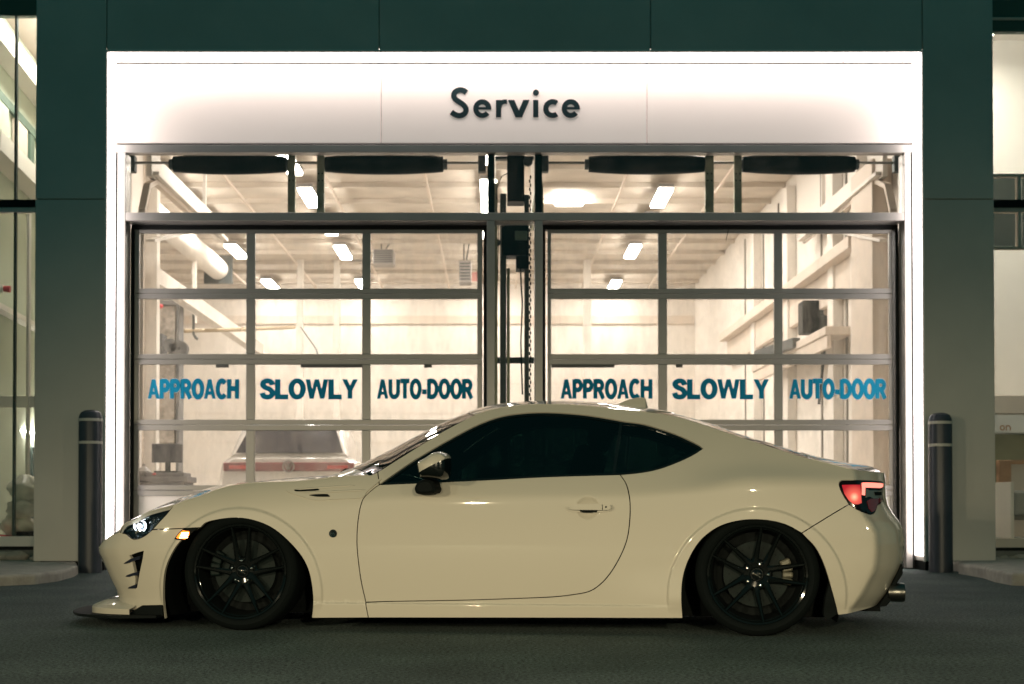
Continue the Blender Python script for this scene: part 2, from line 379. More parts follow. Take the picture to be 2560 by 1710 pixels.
# ---- sectional overhead doors
def sectional_door(cols, stile, label, shift):
    d = empty('overhead_door', ((X(cols[0][0], DY)+X(cols[-1][1], DY))/2, DY, 0), label=label, cat='garage door', group='glazed overhead doors')
    o = d.location
    xs = [(X(a, DY), X(b, DY)) for a, b in cols]
    x0, x1 = X(stile[0], DY), X(stile[1], DY)
    rows = [(583, 721), (747, 885), (911, 1049), (1076, 1213), (1240, 1378)]
    zs = [(Z(b, DY), Z(a, DY)) for a, b in rows]
    cuts = [Z(573.5, DY), Z(734, DY), Z(898, DY), Z(1062, DY), Z(1226, DY), .015]
    for i in range(5):
        zt, zbm = cuts[i]-.002, cuts[i+1]+.002; g0, g1 = zs[i]; g0 = max(g0, zbm+.03)
        bm = NB()
        box(bm, x0-o.x, x1-o.x, 0, .045, g1, zt); box(bm, x0-o.x, x1-o.x, 0, .045, zbm, g0)
        ed = [x0]+[v for p in xs for v in p]+[x1]
        for k in range(0, len(ed), 2): box(bm, ed[k]-o.x, ed[k+1]-o.x, .001, .044, g0, g1)
        obj('section_frame', bm, MT['alu'], d, bevel=.004)
        for (a, b) in xs:
            if i < 4: boxo('pane', (a-o.x, b-o.x, .018, .024, g0, g1), MT['glassd'], d)
            else: boxo('solid_panel', (a-o.x+.001, b-o.x-.001, .012, .03, g0, g1), MT['wallw'], d)
    return d, xs, zs
d1, xs1, zs1 = sectional_door([(347, 615), (637, 905), (926, 1193)], (335, 1206), 'left glazed overhead door with blue warning letters, nearer the parked coupe nose', 0)
d2, xs2, zs2 = sectional_door([(1378, 1646), (1668, 1936), (1957, 2224)], (1369, 2232), 'right glazed overhead door with blue warning letters, behind the coupe tail', 0)
wz0, wz1 = Z(996.5, DY), Z(948, DY)
for d, ws in ((d1, ((369, 597, 'APPROACH'), (650, 895, 'SLOWLY'), (942, 1183, 'AUTO-DOOR'))), (d2, ((1401, 1631, 'APPROACH'), (1681, 1923, 'SLOWLY'), (1973, 2217, 'AUTO-DOOR')))):
    for a, b, t in ws:
        word(t, X(a, DY)-d.location.x, X(b, DY)-d.location.x, wz0, wz1, .0175, d, edge=(t, d) in (('APPROACH', d1), ('AUTO-DOOR', d2)), t=.255, label='blue vinyl lettering reading '+t)
# little dark latches and a stray strap on the doors
bm = NB(); bar(bm, (X(1822, DY)-d2.location.x, -.01, Z(572, DY)), (X(1815, DY)-d2.location.x, -.015, Z(602, DY)), .008, .004); obj('loose_strap', bm, MT['gasket'], d2)
for d, sp in ((d1, ((752, 905), (540, 572), (1060, 1080))), (d2, ((1379, 1536), (1690, 1706)))):
    for a, b in sp:
        boxo('sensor_edge', (X(a, DY)-d.location.x, X(b, DY)-d.location.x, -.012, -.001+.012, Z(919, DY), Z(911.5, DY)), M('sensor_grey', (.16, .15, .14), .7) if 'sensor_grey' not in bpy.data.materials else bpy.data.materials['sensor_grey'], d)

# ---- torsion springs, shafts, brackets seen through the transom
sh = 14.45
def spring(a, b, lab):
    s = empty('spring_barrel', (X((a+b)/2, sh), sh, Z(411, sh)), label=lab, cat='door spring', group='torsion spring barrels over the doors')
    L = X(b, sh)-X(a, sh); bm = NB()
    n = 13; prof = [(.002, -L/2)]+[(.078+.026*math.sin(math.pi*i/(n-1))**.8, -L/2+L*i/(n-1)) for i in range(n)]+[(.002, L/2)]
    lathe(bm, prof, axis='x', n=28); obj('coil_cover', bm, MT['black'], s, smooth='auto')
    for k in (-1, 1):
        bm = NB(); lathe(bm, [(.02, -.02), (.055, -.02), (.055, .02), (.02, .02)], c=(k*(L/2+.02), 0, 0), axis='x', n=8); obj('end_cone', bm, MT['alu_d'], s)
for a, b, l in ((432, 716, 'black spring barrel, leftmost in the transom window'), (812, 1108, 'black spring barrel left of the central motor'),
                (1472, 1762, 'black spring barrel just right of the central motor'), (1857, 2138, 'black spring barrel, rightmost in the transom window')):
    spring(a, b, l)
for a, b, l in ((328, 1205, 'thin steel shaft through the left pair of spring barrels'), (1362, 2245, 'thin steel shaft through the right pair of spring barrels')):
    s = empty('spring_shaft', (X((a+b)/2, sh), sh, Z(407, sh)), label=l, cat='shaft', group='spring shafts')
    L = X(b, sh)-X(a, sh); bm = NB(); tube(bm, [(-L/2, 0, 0), (L/2, 0, 0)], .014); obj('rod', bm, MT['alu'], s, smooth='auto')
    for k in (-1, 1): boxo('end_bearing', (k*L/2-.04, k*L/2+.04, -.05, .05, -.10, .07), MT['alu_d'], s, bevel=.01)
for a, b, l in ((718, 737, 'galvanised bracket beside the leftmost spring barrel'), (791, 810, 'galvanised bracket left of the second spring barrel'),
                (1764, 1786, 'galvanised bracket right of the third spring barrel'), (1837, 1856, 'galvanised bracket left of the rightmost spring barrel')):
    s = empty('spring_bracket', (X((a+b)/2, 14.38), 14.38, 3.5), label=l, cat='bracket', group='galvanised spring brackets')
    w = X(b, 14.38)-X(a, 14.38); boxo('angle_post', (-w/2, w/2, 0, .03, 0, .75), MT['galv'], s, bevel=.003)
    for q in (.42, .49):
        for e in (-.02, .02): bm = NB(); lathe(bm, [(.001, -.008), (.008, -.008), (.008, 0)], c=(e, 0, q), axis='y', n=8); obj('bolt', bm, MT['black'], s)
# ================================================================== INSIDE THE SERVICE BAY
RX0, RX1, RY0, RY1, RZ = -7.6, 4.2, FY+.9, 30.0, 5.3
boxo('bay_floor', (-4.45, RX1, BY+.2, 18.2, -.02, .012), MT['floor'], kind='structure')
boxo('bay_floor', (RX0, RX1, 18.2, RY1, -.02, .012), MT['floor'], kind='structure')
room = empty('bay_interior_shell', (0, 0, 0), label='cream painted walls and ribbed ceiling of the lit service bay', cat='interior', kind='structure')
boxo('back_wall', (RX0-.1, RX1+.1, RY1, RY1+.2, 0, RZ+.3), MT['wallw'], room)
boxo('side_wall', (RX0-.2, RX0, 18.2, RY1, 0, RZ+.3), MT['wallw'], room)
boxo('side_wall', (-4.62, -4.46, FY+.91, 18.2, 0, RZ+.3), MT['wallw'], room)
boxo('side_wall', (RX0, -4.625, 18.05, 18.2, 0, RZ+.3), MT['wallw'], room)
boxo('side_wall', (RX1, RX1+.2, FY+.31+BY-FY, RY1, 0, RZ+.3), MT['wallw'], room)
boxo('front_wall', (-4.455, XL1-.012, RY0+.014, RY0+.1, 0, RZ+.3), MT['wallw'], room)
bm = NB(); box(bm, -4.45, RX1, FY+.91, 18.2, RZ, RZ+.12); box(bm, RX0, RX1, 18.2, RY1, RZ, RZ+.12)
y = 15.0
while y < 29.5: box(bm, -4.4 if y < 18.1 else RX0+.01, RX1-.01, y, y+.06, RZ-.075, RZ-.001); y += 1.1
obj('ceiling', bm, MT['ceil'], room)
bm = NB()
for i in range(9): x = RX0+1+i*1.4; box(bm, x, x+.03, FY+1.2 if x > -4.3 else 18.3, RY1-.1, RZ-.12, RZ-.08)
obj('ceiling_conduit', bm, MT['wallb'], room)
bm = NB()
for i in range(7): z = .7+i*.62; box(bm, RX0+.2, RX1-.01, RY1-.008, RY1-.002, z, z+.006)
box(bm, RX0+.1, RX1-.01, RY1-.05, RY1-.002, 4.45, 4.62)
obj('wall_seam', bm, MT['wallb'], room)
# right wall: seams, pilasters, ledges
bm = NB()
for px in (1865, 1911, 1949, 1986, 2057, 2120): Y = 4.19*FPX/(px-PX0); box(bm, RX1-.015, RX1-.002, Y, Y+.07, .02, RZ-.2)
obj('wall_joint', bm, M('joint_grey', (.20, .18, .15), .8), room)
bm = NB()
for px in (1890, 1975, 2090, 2150): Y = 4.1*FPX/(px-PX0); box(bm, RX1-.13, RX1-.003, Y, Y+.28, .02, RZ-.2)
obj('pilaster', bm, MT['wallw'], room, bevel=.01)
boxo('dark_pilaster', (RX1-.22, RX1-.004, 15.0, 15.9, .02, 4.3), MT['wallb'], room, bevel=.01)
bm = NB(); box(bm, RX1-.24, RX1-.02, 15.95, 25.2, 3.52, 3.66); box(bm, RX1-.10, RX1-.02, 15.95, 25.2, 3.1, 3.519)
obj('wall_ledge', bm, MT['wallb'], room, bevel=.01)
bm = NB(); box(bm, RX1-.35, RX1-.025, 16.6, 21.4, 2.62, 2.72); box(bm, RX1-.33, RX1-.28, 16.6, 21.4, 2.46, 2.62)
obj('wall_ledge', bm, MT['wallb'], room, bevel=.01)
# structural columns
for (px, Y, w, h, lab) in ((376, 18.0, .16, RZ, 'white steel column by the left end of the service bay'), (484, 24.0, .07, RZ, 'slim white drop pipe hanging beside the round duct'),
                           (749, 27.0, .12, RZ, 'white column on the back wall, left of the pair'), (841, 27.0, .12, RZ, 'white column on the back wall, right of the pair'),
                           (1469, 27.0, .14, RZ, 'white column seen through the right door')):
    x = X(px, Y); z0 = .013 if w > .08 else 3.7
    c = boxo('column', (x-w/2, x+w/2, Y, Y+w, z0, h), MT['wallw'], None, bevel=.008, label=lab, cat='column', group='white columns in the bay')
p, q = at(384, 690, 18.2), at(440, 730, 26); bm = NB(); bar(bm, p, (p.x-.1, 27, p.z), .16, .2)
obj('roof_beam', bm, MT['wallw'], None, label='white horizontal beam running back from the left column', cat='beam')
# round duct
bm = NB(); tube(bm, [(-5.1, 18.3, 4.95), (-5.1, 26, 4.95)], .19, 24)
dct = obj('air_duct', bm, MT['wallw'], None, smooth='auto', label='round white air duct hanging under the bay ceiling', cat='duct')
bm = NB(); box(bm, -5.36, -4.84, 26.02, 26.1, 4.69, 5.21); obj('end_plate', bm, MT['alu_d'], dct)
# fluorescent fittings
rows = [(-4.6, [19.0, 20.3, 22.0, 24.5, 28.3], 'far left'), (-2.72, [15.6, 18.0, 20.1, 22.3, 24.6, 28.3], 'left'),
        (-.12, [15.2, 17.4, 19.6, 20.9, 22.6, 25.5, 28.3], 'middle'), (2.42, [15.2, 17.6, 20.1, 22.0, 24.5, 28.4], 'right')]
k = 0; proto = None; orde = ['nearest', 'second', 'third', 'fourth', 'fifth', 'sixth', 'farthest']
for x, ys, nm in rows:
    for i, y in enumerate(ys):
        lab = '%s tube light of the %s row on the bay ceiling' % (orde[i] if i < len(ys)-1 else 'farthest', nm)
        if proto is None:
            t = empty('tube_light', (x, y, RZ-.17)); bm = NB(); box(bm, -.11, .11, 0, 1.22, .0, .06); hh = obj('housing', bm, MT['alu'], t, bevel=.005)
            bm = NB(); box(bm, -.095, .095, .02, 1.20, -.035, -.001); dd = obj('diffuser', bm, MT['tube'], t); proto = (t, hh, dd)
        else:
            t = proto[0].copy(); COL.objects.link(t); t.location = (x, y, RZ-.17)
            for c in proto[1:]: c2 = c.copy(); COL.objects.link(c2); c2.parent = t
        tag(t, lab, 'ceiling light', 'tube lights on the bay ceiling')
t = empty('high_bay_lamp', (X(1423, 21.5), 21.5, Z(505, 21.5)), label='square bright lamp with a pale ring under it, seen through the right transom', cat='lamp')
boxo('lamp_panel', (-.22, .22, -.1, .1, -.05, .14), MT['tube'], t, bevel=.04); boxo('bracket', (-.03, .03, .12, .2, .0, RZ-Z(505, 21.5)), MT['alu'], t)
# hanging heaters and boxes
for (a, b, c, d, Y, lab, red) in ((931, 984, 622, 660, 25, 'grey box heater hanging by two wires', 0), (874, 905, 611, 652, 27, 'pale grey heater behind the hanging box heater', 0),
                             (1147, 1178, 650, 706, 25, 'grey wall unit with a small red sign beside it', 1), (637, 668, 583, 624, 26, 'grey fan unit by the top of the left door middle pane', 0)):
    h = empty('unit_heater', (X((a+b)/2, Y), Y, Z(d, Y)), label=lab, cat='heater', group='heaters hung in the bay')
    w, hh = X(b, Y)-X(a, Y), Z(c, Y)-Z(d, Y)
    bm = NB(); box(bm, -w/2, w/2, 0, .4, 0, hh); obj('casing', bm, M('heater_grey', (.33, .30, .28), .6), h, bevel=.02)
    bm = NB()
    for i in range(6): z = hh*(.12+i*.14); box(bm, -w*.42, w*.42, -.02, -.001, z, z+hh*.05)
    obj('louvre', bm, MT['alu_d'], h)
    bm = NB(); tube(bm, [(-w*.1, .1, hh), (-w*.1, .1, RZ-Z(d, Y))], .012, 6); tube(bm, [(w*.1, .1, hh), (w*.35, .1, RZ-Z(d, Y))], .012, 6); obj('hanger', bm, MT['alu_d'], h)
    if red: boxo('red_sign', (w/2+.01, w/2+.16, 0, .02, .02, .18), M('faded_red', (.5, .2, .17), .6), h)
# pipe on the wall with drop hose, equipment at left
bm = NB(); p, q = at(400, 829, 22), at(600, 824, 22); tube(bm, [p, q, at(736, 818, 25)], .03, 8)
pp = obj('air_pipe', bm, M('dull_brass', (.45, .36, .24), .5, .3), None, smooth='auto', label='long horizontal air line across the left bay', cat='pipe')
bm = NB(); tube(bm, [at(484, 770, 22), at(484, 835, 22), at(490, 845, 22), at(495, 848, 22)], .022, 8); obj('drop_hose', bm, MT['alu_d'], pp)
bm = NB(); tube(bm, [at(752, 818, 24), at(790, 872, 22), at(800, 905, 20.5)], .012, 6); obj('cord', bm, MT['alu_d'], pp)
eq = empty('hose_reel_stand', at(415, 1000, 20.5)[:2]+(0.013,), label='cluttered equipment stand with dark box, round reels and red light', cat='workshop equipment')
ex, ey = eq.location.x, 20.5
def eb(nm, a, b, c, d, dy, mat, bev=.01): return boxo(nm, (X(a, 20.5)-ex, X(b, 20.5)-ex, dy, dy+.3, Z(d, 20.5), Z(c, 20.5)), mat, eq, bevel=bev)
eg = M('equipment_grey', (.14, .14, .14), .6, var=.3, vs=10)
eb('dark_box', 374, 418, 842, 892, -.3, eg); eb('top_tray', 386, 456, 752, 765, 0, eg); eb('upright', 440, 448, 764, 1190, 0, eg); eb('upright', 387, 393, 764, 1190, 0, MT['wallb'])
eb('back_board', 394, 436, 766, 1110, .05, M('streaked_panel', (.42, .37, .32), .6, var=.35, vs=14)); eb('side_cabinet', 350, 372, 900, 1170, -.2, MT['wallb'])
for (a, b, r) in ((430, 868, .10), (452, 876, .12)):
    bm = NB(); c = at(a, b, 20.3); lathe(bm, [(.02, -.06), (r, -.06), (r, -.03), (r*.5, -.02), (r*.5, .02), (r, .03), (r, .06), (.02, .06)], c=(c.x-ex, -.25, c.z), axis='y', n=20); obj('reel', bm, eg, eq, smooth='auto')
bm = NB(); c = at(402, 768, 20.3); bmesh.ops.create_uvsphere(bm, u_segments=12, v_segments=8, radius=.035, matrix=Matrix.Translation((c.x-ex, -.2, c.z))); obj('red_light', bm, MT['red'], eq, smooth=True)
bm = NB(); tube(bm, catmull([(-.35, -.2, Z(820, 20)), (-.2, -.25, Z(850, 20)), (-.28, -.25, Z(900, 20))], 6) if 0 else [(-.40, -.2, Z(815, 20)), (-.25, -.25, Z(835, 20)), (-.15, -.25, Z(862, 20)), (-.3, -.25, Z(890, 20))], .012, 6); obj('cable', bm, eg, eq)
# workstation
wk = empty('workbench', (X(415, 17), 17, .013), label='low dark tool cart with clutter, lower left pane of the left door', cat='tool cart'); wx = wk.location.x
g2 = M('cart_grey', (.16, .15, .15), .5, var=.3, vs=12)
def wb(nm, a, b, c, d, mat, y0=-.25, y1=.3, par=wk): return boxo(nm, (X(a, 17)-wx, X(b, 17)-wx, y0, y1, Z(d, 17)-.013, Z(c, 17)-.013), mat, par, bevel=.01)
wb('cabinet', 352, 472, 1206, 1240, g2); wb('tray', 348, 480, 1192, 1206, g2); wb('drawer', 375, 470, 1182, 1192, g2, -.2, .2)
boxo('cart_base', (X(360, 17)-wx, X(465, 17)-wx, -.2, .25, 0, Z(1240, 17)-.012), g2, wk)
mn = empty('monitor', (X(422, 17), 16.95, Z(1182, 17)), label='dark computer monitor standing on the tool cart', cat='monitor')
hm = Z(1182, 17)
boxo('screen', (X(384, 17)-mn.location.x, X(460, 17)-mn.location.x, -.03, .01, Z(1157, 17)-hm, Z(1110, 17)-hm), M('screen_dark', (.045, .045, .055), .25), mn, bevel=.006)
bm = NB(); box(bm, -.03, .03, .011, .04, 0, Z(1140, 17)-hm); box(bm, -.14, .14, -.08, .10, 0.001, .02); obj('stand', bm, MT['black'], mn)
bm = NB(); lathe(bm, [(.001, 0), (.07, .0), (.085, .06), (.05, .10), (.02, .12), (.02, .15), (.001, .155)], c=(X(366, 17), 16.9, Z(1192, 17)), n=18)
obj('kettle', bm, MT['alu'], None, smooth='auto', label='small silver canister at the left end of the tool cart', cat='canister')
bm = NB(); bar(bm, (X(380, 17), 16.85, Z(1190, 17)+.015), (X(402, 17), 16.8, Z(1190, 17)+.02), .04, .025); obj('red_hand_tool', bm, MT['red'], None, bevel=.008, label='small red hand tool lying on the tool cart tray', cat='hand tool')
# door tracks
for (x, lab) in ((4.04, 'curved steel door track at the right jamb'), (.45, 'steel door track right of the central motor'), (-3.60, 'curved steel door track at the left jamb'), (-.02, 'steel door track left of the central motor')):
    bm = NB(); pts = [(x, 14.36, 1.4), (x, 14.36, 3.2), (x, 14.42, 3.62), (x, 14.62, 3.92), (x, 14.95, 4.04), (x, 17.6, 4.06)]
    for a, b in zip(pts, pts[1:]): bar(bm, a, b, .05, .07, up=(1, 0, 0))
    tr = obj('door_track', bm, MT['wallb'] if abs(x) > 2 else MT['galv'], None, label=lab, cat='door track', group='overhead door tracks')
    bm = NB(); bar(bm, (x, 17.5, 4.08), (x, 17.5, RZ-.01), .04, .04)
    if abs(x) > 2: bar(bm, (x-.04*(x > 0)+.04*(x < 0), 14.6, 3.35), (x-.04*(x > 0)+.04*(x < 0), 17.2, 3.98), .03, .10, up=(1, 0, 0))
    if abs(x) > 2: bar(bm, (x, 14.7, 4.17), (x, 18.6, 4.19), .05, .26, up=(0, 0, 1)); bar(bm, (x-.06*(1 if x > 0 else -1), 14.75, 4.08), (x-.06*(1 if x > 0 else -1), 18.6, 4.10), .06, .04, up=(0, 0, 1))
    obj('track_hanger', bm, MT['wallw'], tr)
# side opener box at right
so = empty('side_opener', (X(2047, 18), 18, Z(832, 18)), label='black opener box on the right wall seen through the right door', cat='door opener')
w = X(2087, 18)-X(2008, 18); h = Z(750, 18)-Z(832, 18)
boxo('housing', (-w/2, w/2, 0, .3, 0, h), MT['black'], so, bevel=.02)
bm = NB(); lathe(bm, [(.001, -.012), (.035, -.01), (.04, 0)], c=(w*.25, 0, h*.62), axis='y', n=14); obj('knob', bm, MT['wallb'], so)
bm = NB(); bar(bm, (w*.3, .1, .0), (w*.05, .1, -.9), .03, .03); bar(bm, (-w*.6, .2, -.1), (-w*1.2, 1.6, -.12), .10, .12); obj('arm', bm, MT['alu_d'], so)
# central motor
mo = empty('door_motor', (X(1287, 14.5), 14.5, 0.013), label='black motor with chains and rails between the two doors', cat='door motor'); mx_ = mo.location.x
def mb(nm, a, b, c, d, mat, y0=0, y1=.12, bev=.006): return boxo(nm, (X(a, 14.5)-mx_, X(b, 14.5)-mx_, y0, y1, max(0, Z(d, 14.5)-.013), Z(c, 14.5)-.013), mat, mo, bevel=bev)
mb('motor_body', 1268, 1311, 388, 503, MT['black'], 0, .25); mb('gearbox', 1254, 1322, 552, 640, MT['black'], -.04, .2); mb('gearbox', 1290, 1322, 641, 673, MT['black'], -.03, .2)
mb('rail', 1250, 1266, 482, 1600, MT['alu_d'], .03, .1); mb('rail', 1311, 1323, 485, 1600, MT['alu_d'], .03, .1)
mb('conduit', 1267, 1275, 668, 1600, MT['galv'], .05, .07); mb('disconnect_box', 1287, 1318, 580, 603, MT['greend'], -.07, -.045)
mb('crossbar', 1238, 1336, 889, 905, MT['alu_d'], .14, .17); mb('crossbar', 1238, 1336, 384, 391, MT['alu_d'], .1, .2)
bm = NB(); a = [at(1301, 674, 14.48), at(1303, 720, 14.48), at(1306, 760, 14.48), at(1302, 860, 14.48), at(1306, 990, 14.48)]
tube(bm, [(v.x-mx_, -.05, v.z) for v in a], .009, 6); a = [at(1247, 560, 14.4), at(1244, 700, 14.4), at(1240, 800, 14.4), at(1243, 960, 14.4)]; tube(bm, [(v.x-mx_, -.05, v.z) for v in a], .004, 5)
a = [at(1243, 505, 14.4), at(1242, 470, 14.4), at(1254, 440, 14.4), at(1268, 432, 14.4)]; tube(bm, [(v.x-mx_, -.02, v.z) for v in a], .006, 5); obj('cable', bm, MT['black'], mo)
bm = NB(); z = .9; i = 0; cxh = X(1325.5, 14.5)-mx_
while z < 4.0: lathe(bm, [(.003, -.02), (.008, -.012), (.008, .012), (.003, .02)], c=(cxh+(.004 if i % 2 else -.004), -.02, z), n=6); z += .042; i += 1
obj('chain', bm, MT['black'], mo)
bm = NB(); lathe(bm, [(.001, -.02), (.05, -.02), (.05, .02), (.001, .02)], c=(X(1320, 14.5)-mx_, -.02, Z(408, 14.5)), axis='y', n=16); lathe(bm, [(.001, -.02), (.035, -.02), (.035, .02), (.001, .02)], c=(X(1243, 14.5)-mx_, -.04, Z(612, 14.5)), axis='y', n=16); obj('sprocket', bm, MT['alu_d'], mo)

# ------------------------------------------------ white crossover parked inside
SY = 18.0; scx = X(723, SY)
suv = empty('parked_crossover', (scx, SY, .013), label='white crossover seen from behind, parked inside the bay', cat='car')
white2 = M('crossover_paint', (.78, .74, .70), .25, coat=1.0)
def loft(name, secs, mat, parent, smooth='auto', capb=True):
    bm = NB(); R = [[bm.verts.new(p) for p in s] for s in secs]; n = len(R[0])
    for a, b in zip(R, R[1:]):
        for k in range(n): bm.faces.new((a[k], a[(k+1) % n], b[(k+1) % n], b[k]))
    bm.faces.new(R[0][::-1]); bm.faces.new(R[-1])
    return obj(name, bm, mat, parent, smooth=smooth)
def rsec(y, hw, z0, z1, tw, r=.08):   # rounded trapezoid section
    pts = [(-hw, z0), (hw, z0), (hw, z0+(z1-z0)*.5), (hw*.5+tw*.5, z1-r), (tw-r*.4, z1-r*.25), (tw-r, z1), (-tw+r, z1), (-tw+r*.4, z1-r*.25), (-hw*.5-tw*.5, z1-r), (-hw, z0+(z1-z0)*.5)]
    return [(x, y, z) for x, z in pts]
loft('body', [rsec(.0, .86, .25, 1.20, .76), rsec(.08, .93, .22, 1.24, .78), rsec(.6, .95, .22, 1.22, .84), rsec(3.6, .95, .22, 1.02, .86), rsec(4.5, .85, .25, .85, .74)], white2, suv)
loft('cabin', [rsec(.06, .745, 1.20, 1.26, .73, .03), rsec(.42, .74, 1.2, 1.66, .60, .08), rsec(.7, .76, 1.2, 1.70, .62, .08), rsec(2.6, .78, 1.2, 1.66, .60, .08), rsec(3.5, .74, 1.02, 1.10, .68, .03)], white2, suv)
bm = NB(); v = [bm.verts.new(p) for p in ((-.68, .030, 1.275), (.68, .030, 1.275), (.55, .325, 1.62), (-.55, .325, 1.62))]; bm.faces.new(v)
bmesh.ops.solidify(bm, geom=bm.faces[:], thickness=.01); obj('rear_window', bm, M('dark_glass', (.13, .12, .13), .12), suv)
boxo('light_band', (-.83, .83, -.035, .03, 1.04, 1.155), M('red_lens', (.26, .085, .085), .3), suv, bevel=.02)
for s in (-1, 1): boxo('tail_lamp', (s*.62-.13, s*.62+.13, -.042, -.036, 1.07, 1.115), emis('dim_red', (1, .16, .12), .45), suv)
boxo('number_plate', (-.26, .26, -.03, -.001, .74, .88), MT['vinylw'], suv, bevel=.005)
boxo('bumper', (-.88, .88, -.09, .02, .32, .62), white2, suv, bevel=.05)
bm = NB(); lathe(bm, [(.062, -.012), (.078, -.016), (.078, 0), (.062, 0)], c=(0, -.045, 1.10), axis='y', n=28); em = obj('round_emblem', bm, MT['alu'], suv)
bm = NB()
for s in ([(-.045, 1.135), (-.012, 1.062), (0, 1.10), (.012, 1.062), (.045, 1.135)], [(-.022, 1.155), (0, 1.108), (.022, 1.155)]): sweep(bm, s, .012, -.056, -.044)
obj('emblem_letters', bm, MT['alu'], em)
for s in (-1, 1):
    for yy in (.95, 3.55):
        bm = NB(); lathe(bm, [(.20, -.11), (.32, -.11), (.345, -.07), (.345, .07), (.32, .11), (.20, .11)], c=(s*.83, yy, .345), axis='x', n=28, closed=True); wh = obj('wheel', bm, MT['gasket'], suv, smooth='auto')
        bm = NB(); lathe(bm, [(.001, -.06), (.2, -.09), (.2, .09), (.001, .06)], c=(s*.83, yy, .345), axis='x', n=20); obj('rim', bm, MT['alu'], wh, smooth='auto')

# ================================================================== GLAZED SHOWROOM, LEFT
GY = 14.6
sl = empty('left_showroom_wall', (0, 0, 0), label='glazed showroom wall left of the service portal with pale rails', cat='glazed wall')
x0, x1 = -11.0, XL0-.01
bm = NB()
for a, b in ((518, 530), (1341, 1366)): box(bm, x0, x1, GY, GY+.08, Z(b, GY), Z(a, GY))
box(bm, x0, XL0-.25, 15.62, 15.7, Z(1018, 15.62), Z(990, 15.62))
obj('rail', bm, MT['wallw'], sl, bevel=.004)
boxo('black_band', (x0, x1, GY-.02, GY+.1, Z(517.5, GY), Z(500, GY)), MT['gasket'], sl)
boxo('spandrel', (x0, x1, GY, GY+.1, Z(38, GY), 6.3), MT['greend'], sl)
bm = NB()
for px, w in ((34, .02), (-120, .03)): box(bm, X(px, GY)-w/2, X(px, GY)+w/2, GY+.01, GY+.07, Z(1340, GY), Z(39, GY))
obj('dark_mullion', bm, M('dark_green_mullion', (.04, .08, .07), .5), sl)
boxo('mullion', (X(65, 15.6), X(71, 15.6), 15.6, 15.68, .33, Z(531, 15.6)), MT['wallw'], sl)
boxo('pane', (x0, x1, GY+.03, GY+.036, Z(1345, GY), Z(40, GY)), MT['glassc'], sl)
boxo('plinth', (x0, x1, GY-.02, GY+.2, 0, Z(1375, GY)), MT['block'], sl); boxo('sill_shadow_gap', (x0, x1, GY+.01, GY+.12, Z(1375, GY), Z(1366, GY)), MT['gasket'], sl)
boxo('showroom_floor', (-11, -4.63, GY+.2, 17.89, -.02, Z(1352, GY)), MT['floor'], kind='structure')
sh_ = empty('left_showroom_interior', (0, 0, 0), label='angled showroom side wall with white beams and pale green doors, left edge', cat='interior')
def sx_(Y): return -5.58-.0937*(Y-16)
def sideband(name, y0, y1, proud, mat, a=14.95, b=17.85):
    z1, z0 = Z(y0, 16), Z(y1, 16); bm = NB()
    pts = [(sx_(a), a), (sx_(b), b), (sx_(b)+proud, b), (sx_(a)+proud, a)]
    lo = [bm.verts.new((p[0], p[1], z0)) for p in pts]; hi = [bm.verts.new((p[0], p[1], z1)) for p in pts]
    bm.faces.new(lo); bm.faces.new(hi)
    for i in range(4): bm.faces.new((lo[i], lo[(i+1) % 4], hi[(i+1) % 4], hi[i]))
    return obj(name, bm, mat, sh_)
bm = NB(); bar(bm, (sx_(14.9)-.06, 14.9, 3.1), (sx_(17.88)-.06, 17.88, 3.1), .1, 6.16); obj('side_wall', bm, MT['green'], sh_)
boxo('back_wall', (-11, XL0-.03, 17.9, 18.0, 0, 6.19), MT['wallb'], sh_)
boxo('ceiling', (-11, XL0-.03, GY+.15, 18.0, 6.2, 6.3), MT['wallb'], sh_)

sideband('upper_window_band', 72, 116, .03, M('grey_glass', (.13, .14, .16), .3)); sideband('white_duct', 117, 168, .22, MT['wallw']); sideband('beam', 385, 432, .25, MT['wallw'])
sideband('lower_rail', 772, 786, .12, MT['wallw']); sideband('dark_band', 240, 262, .04, MT['greend'])
for i, (a, b, mt) in enumerate(((15.3, 16.1, 'green'), (16.45, 17.0, 'wallb'), (17.15, 17.35, 'greend'))): sideband('door_leaf', 268, 383, .05, MT[mt], a, b)
boxo('hanging_lamp', (X(50, 17), X(92, 17), 16.6, 17.8, Z(98, 17), Z(93, 17)), MT['tube'], None, label='bright slanted ceiling light at the upper left corner', cat='ceiling light')
boxo('strip_lamp', (X(66, 17.4), X(84, 17.4), 17.0, 17.8, Z(1083, 17.4), Z(1079, 17.4)), MT['tube'], None, label='small bright strip light low behind the left showroom glass', cat='ceiling light')
boxo('grey_cabinet', (X(69, 17.4), X(84, 17.4), 17.4, 17.8, Z(1352, 14.6), Z(1115, 17.4)), M('cab', (.10, .13, .12), .5), None, bevel=.02, label='dark grey cabinet beside the left pillar in the showroom', cat='cabinet')
ff = empty('red_hand_lamp', at(14, 722, 15.2), label='red and white hand lamp hanging behind the left showroom glass', cat='lamp')
bm = NB(); tube(bm, [(-.14, 0, .01), (-.02, 0, 0)], .045, 12); obj('white_body', bm, MT['wallw'], ff, smooth='auto'); bm = NB(); tube(bm, [(-.019, 0, 0), (.05, 0, -.005)], [.03, .036], 12); obj('red_head', bm, MT['red'], ff, smooth='auto')
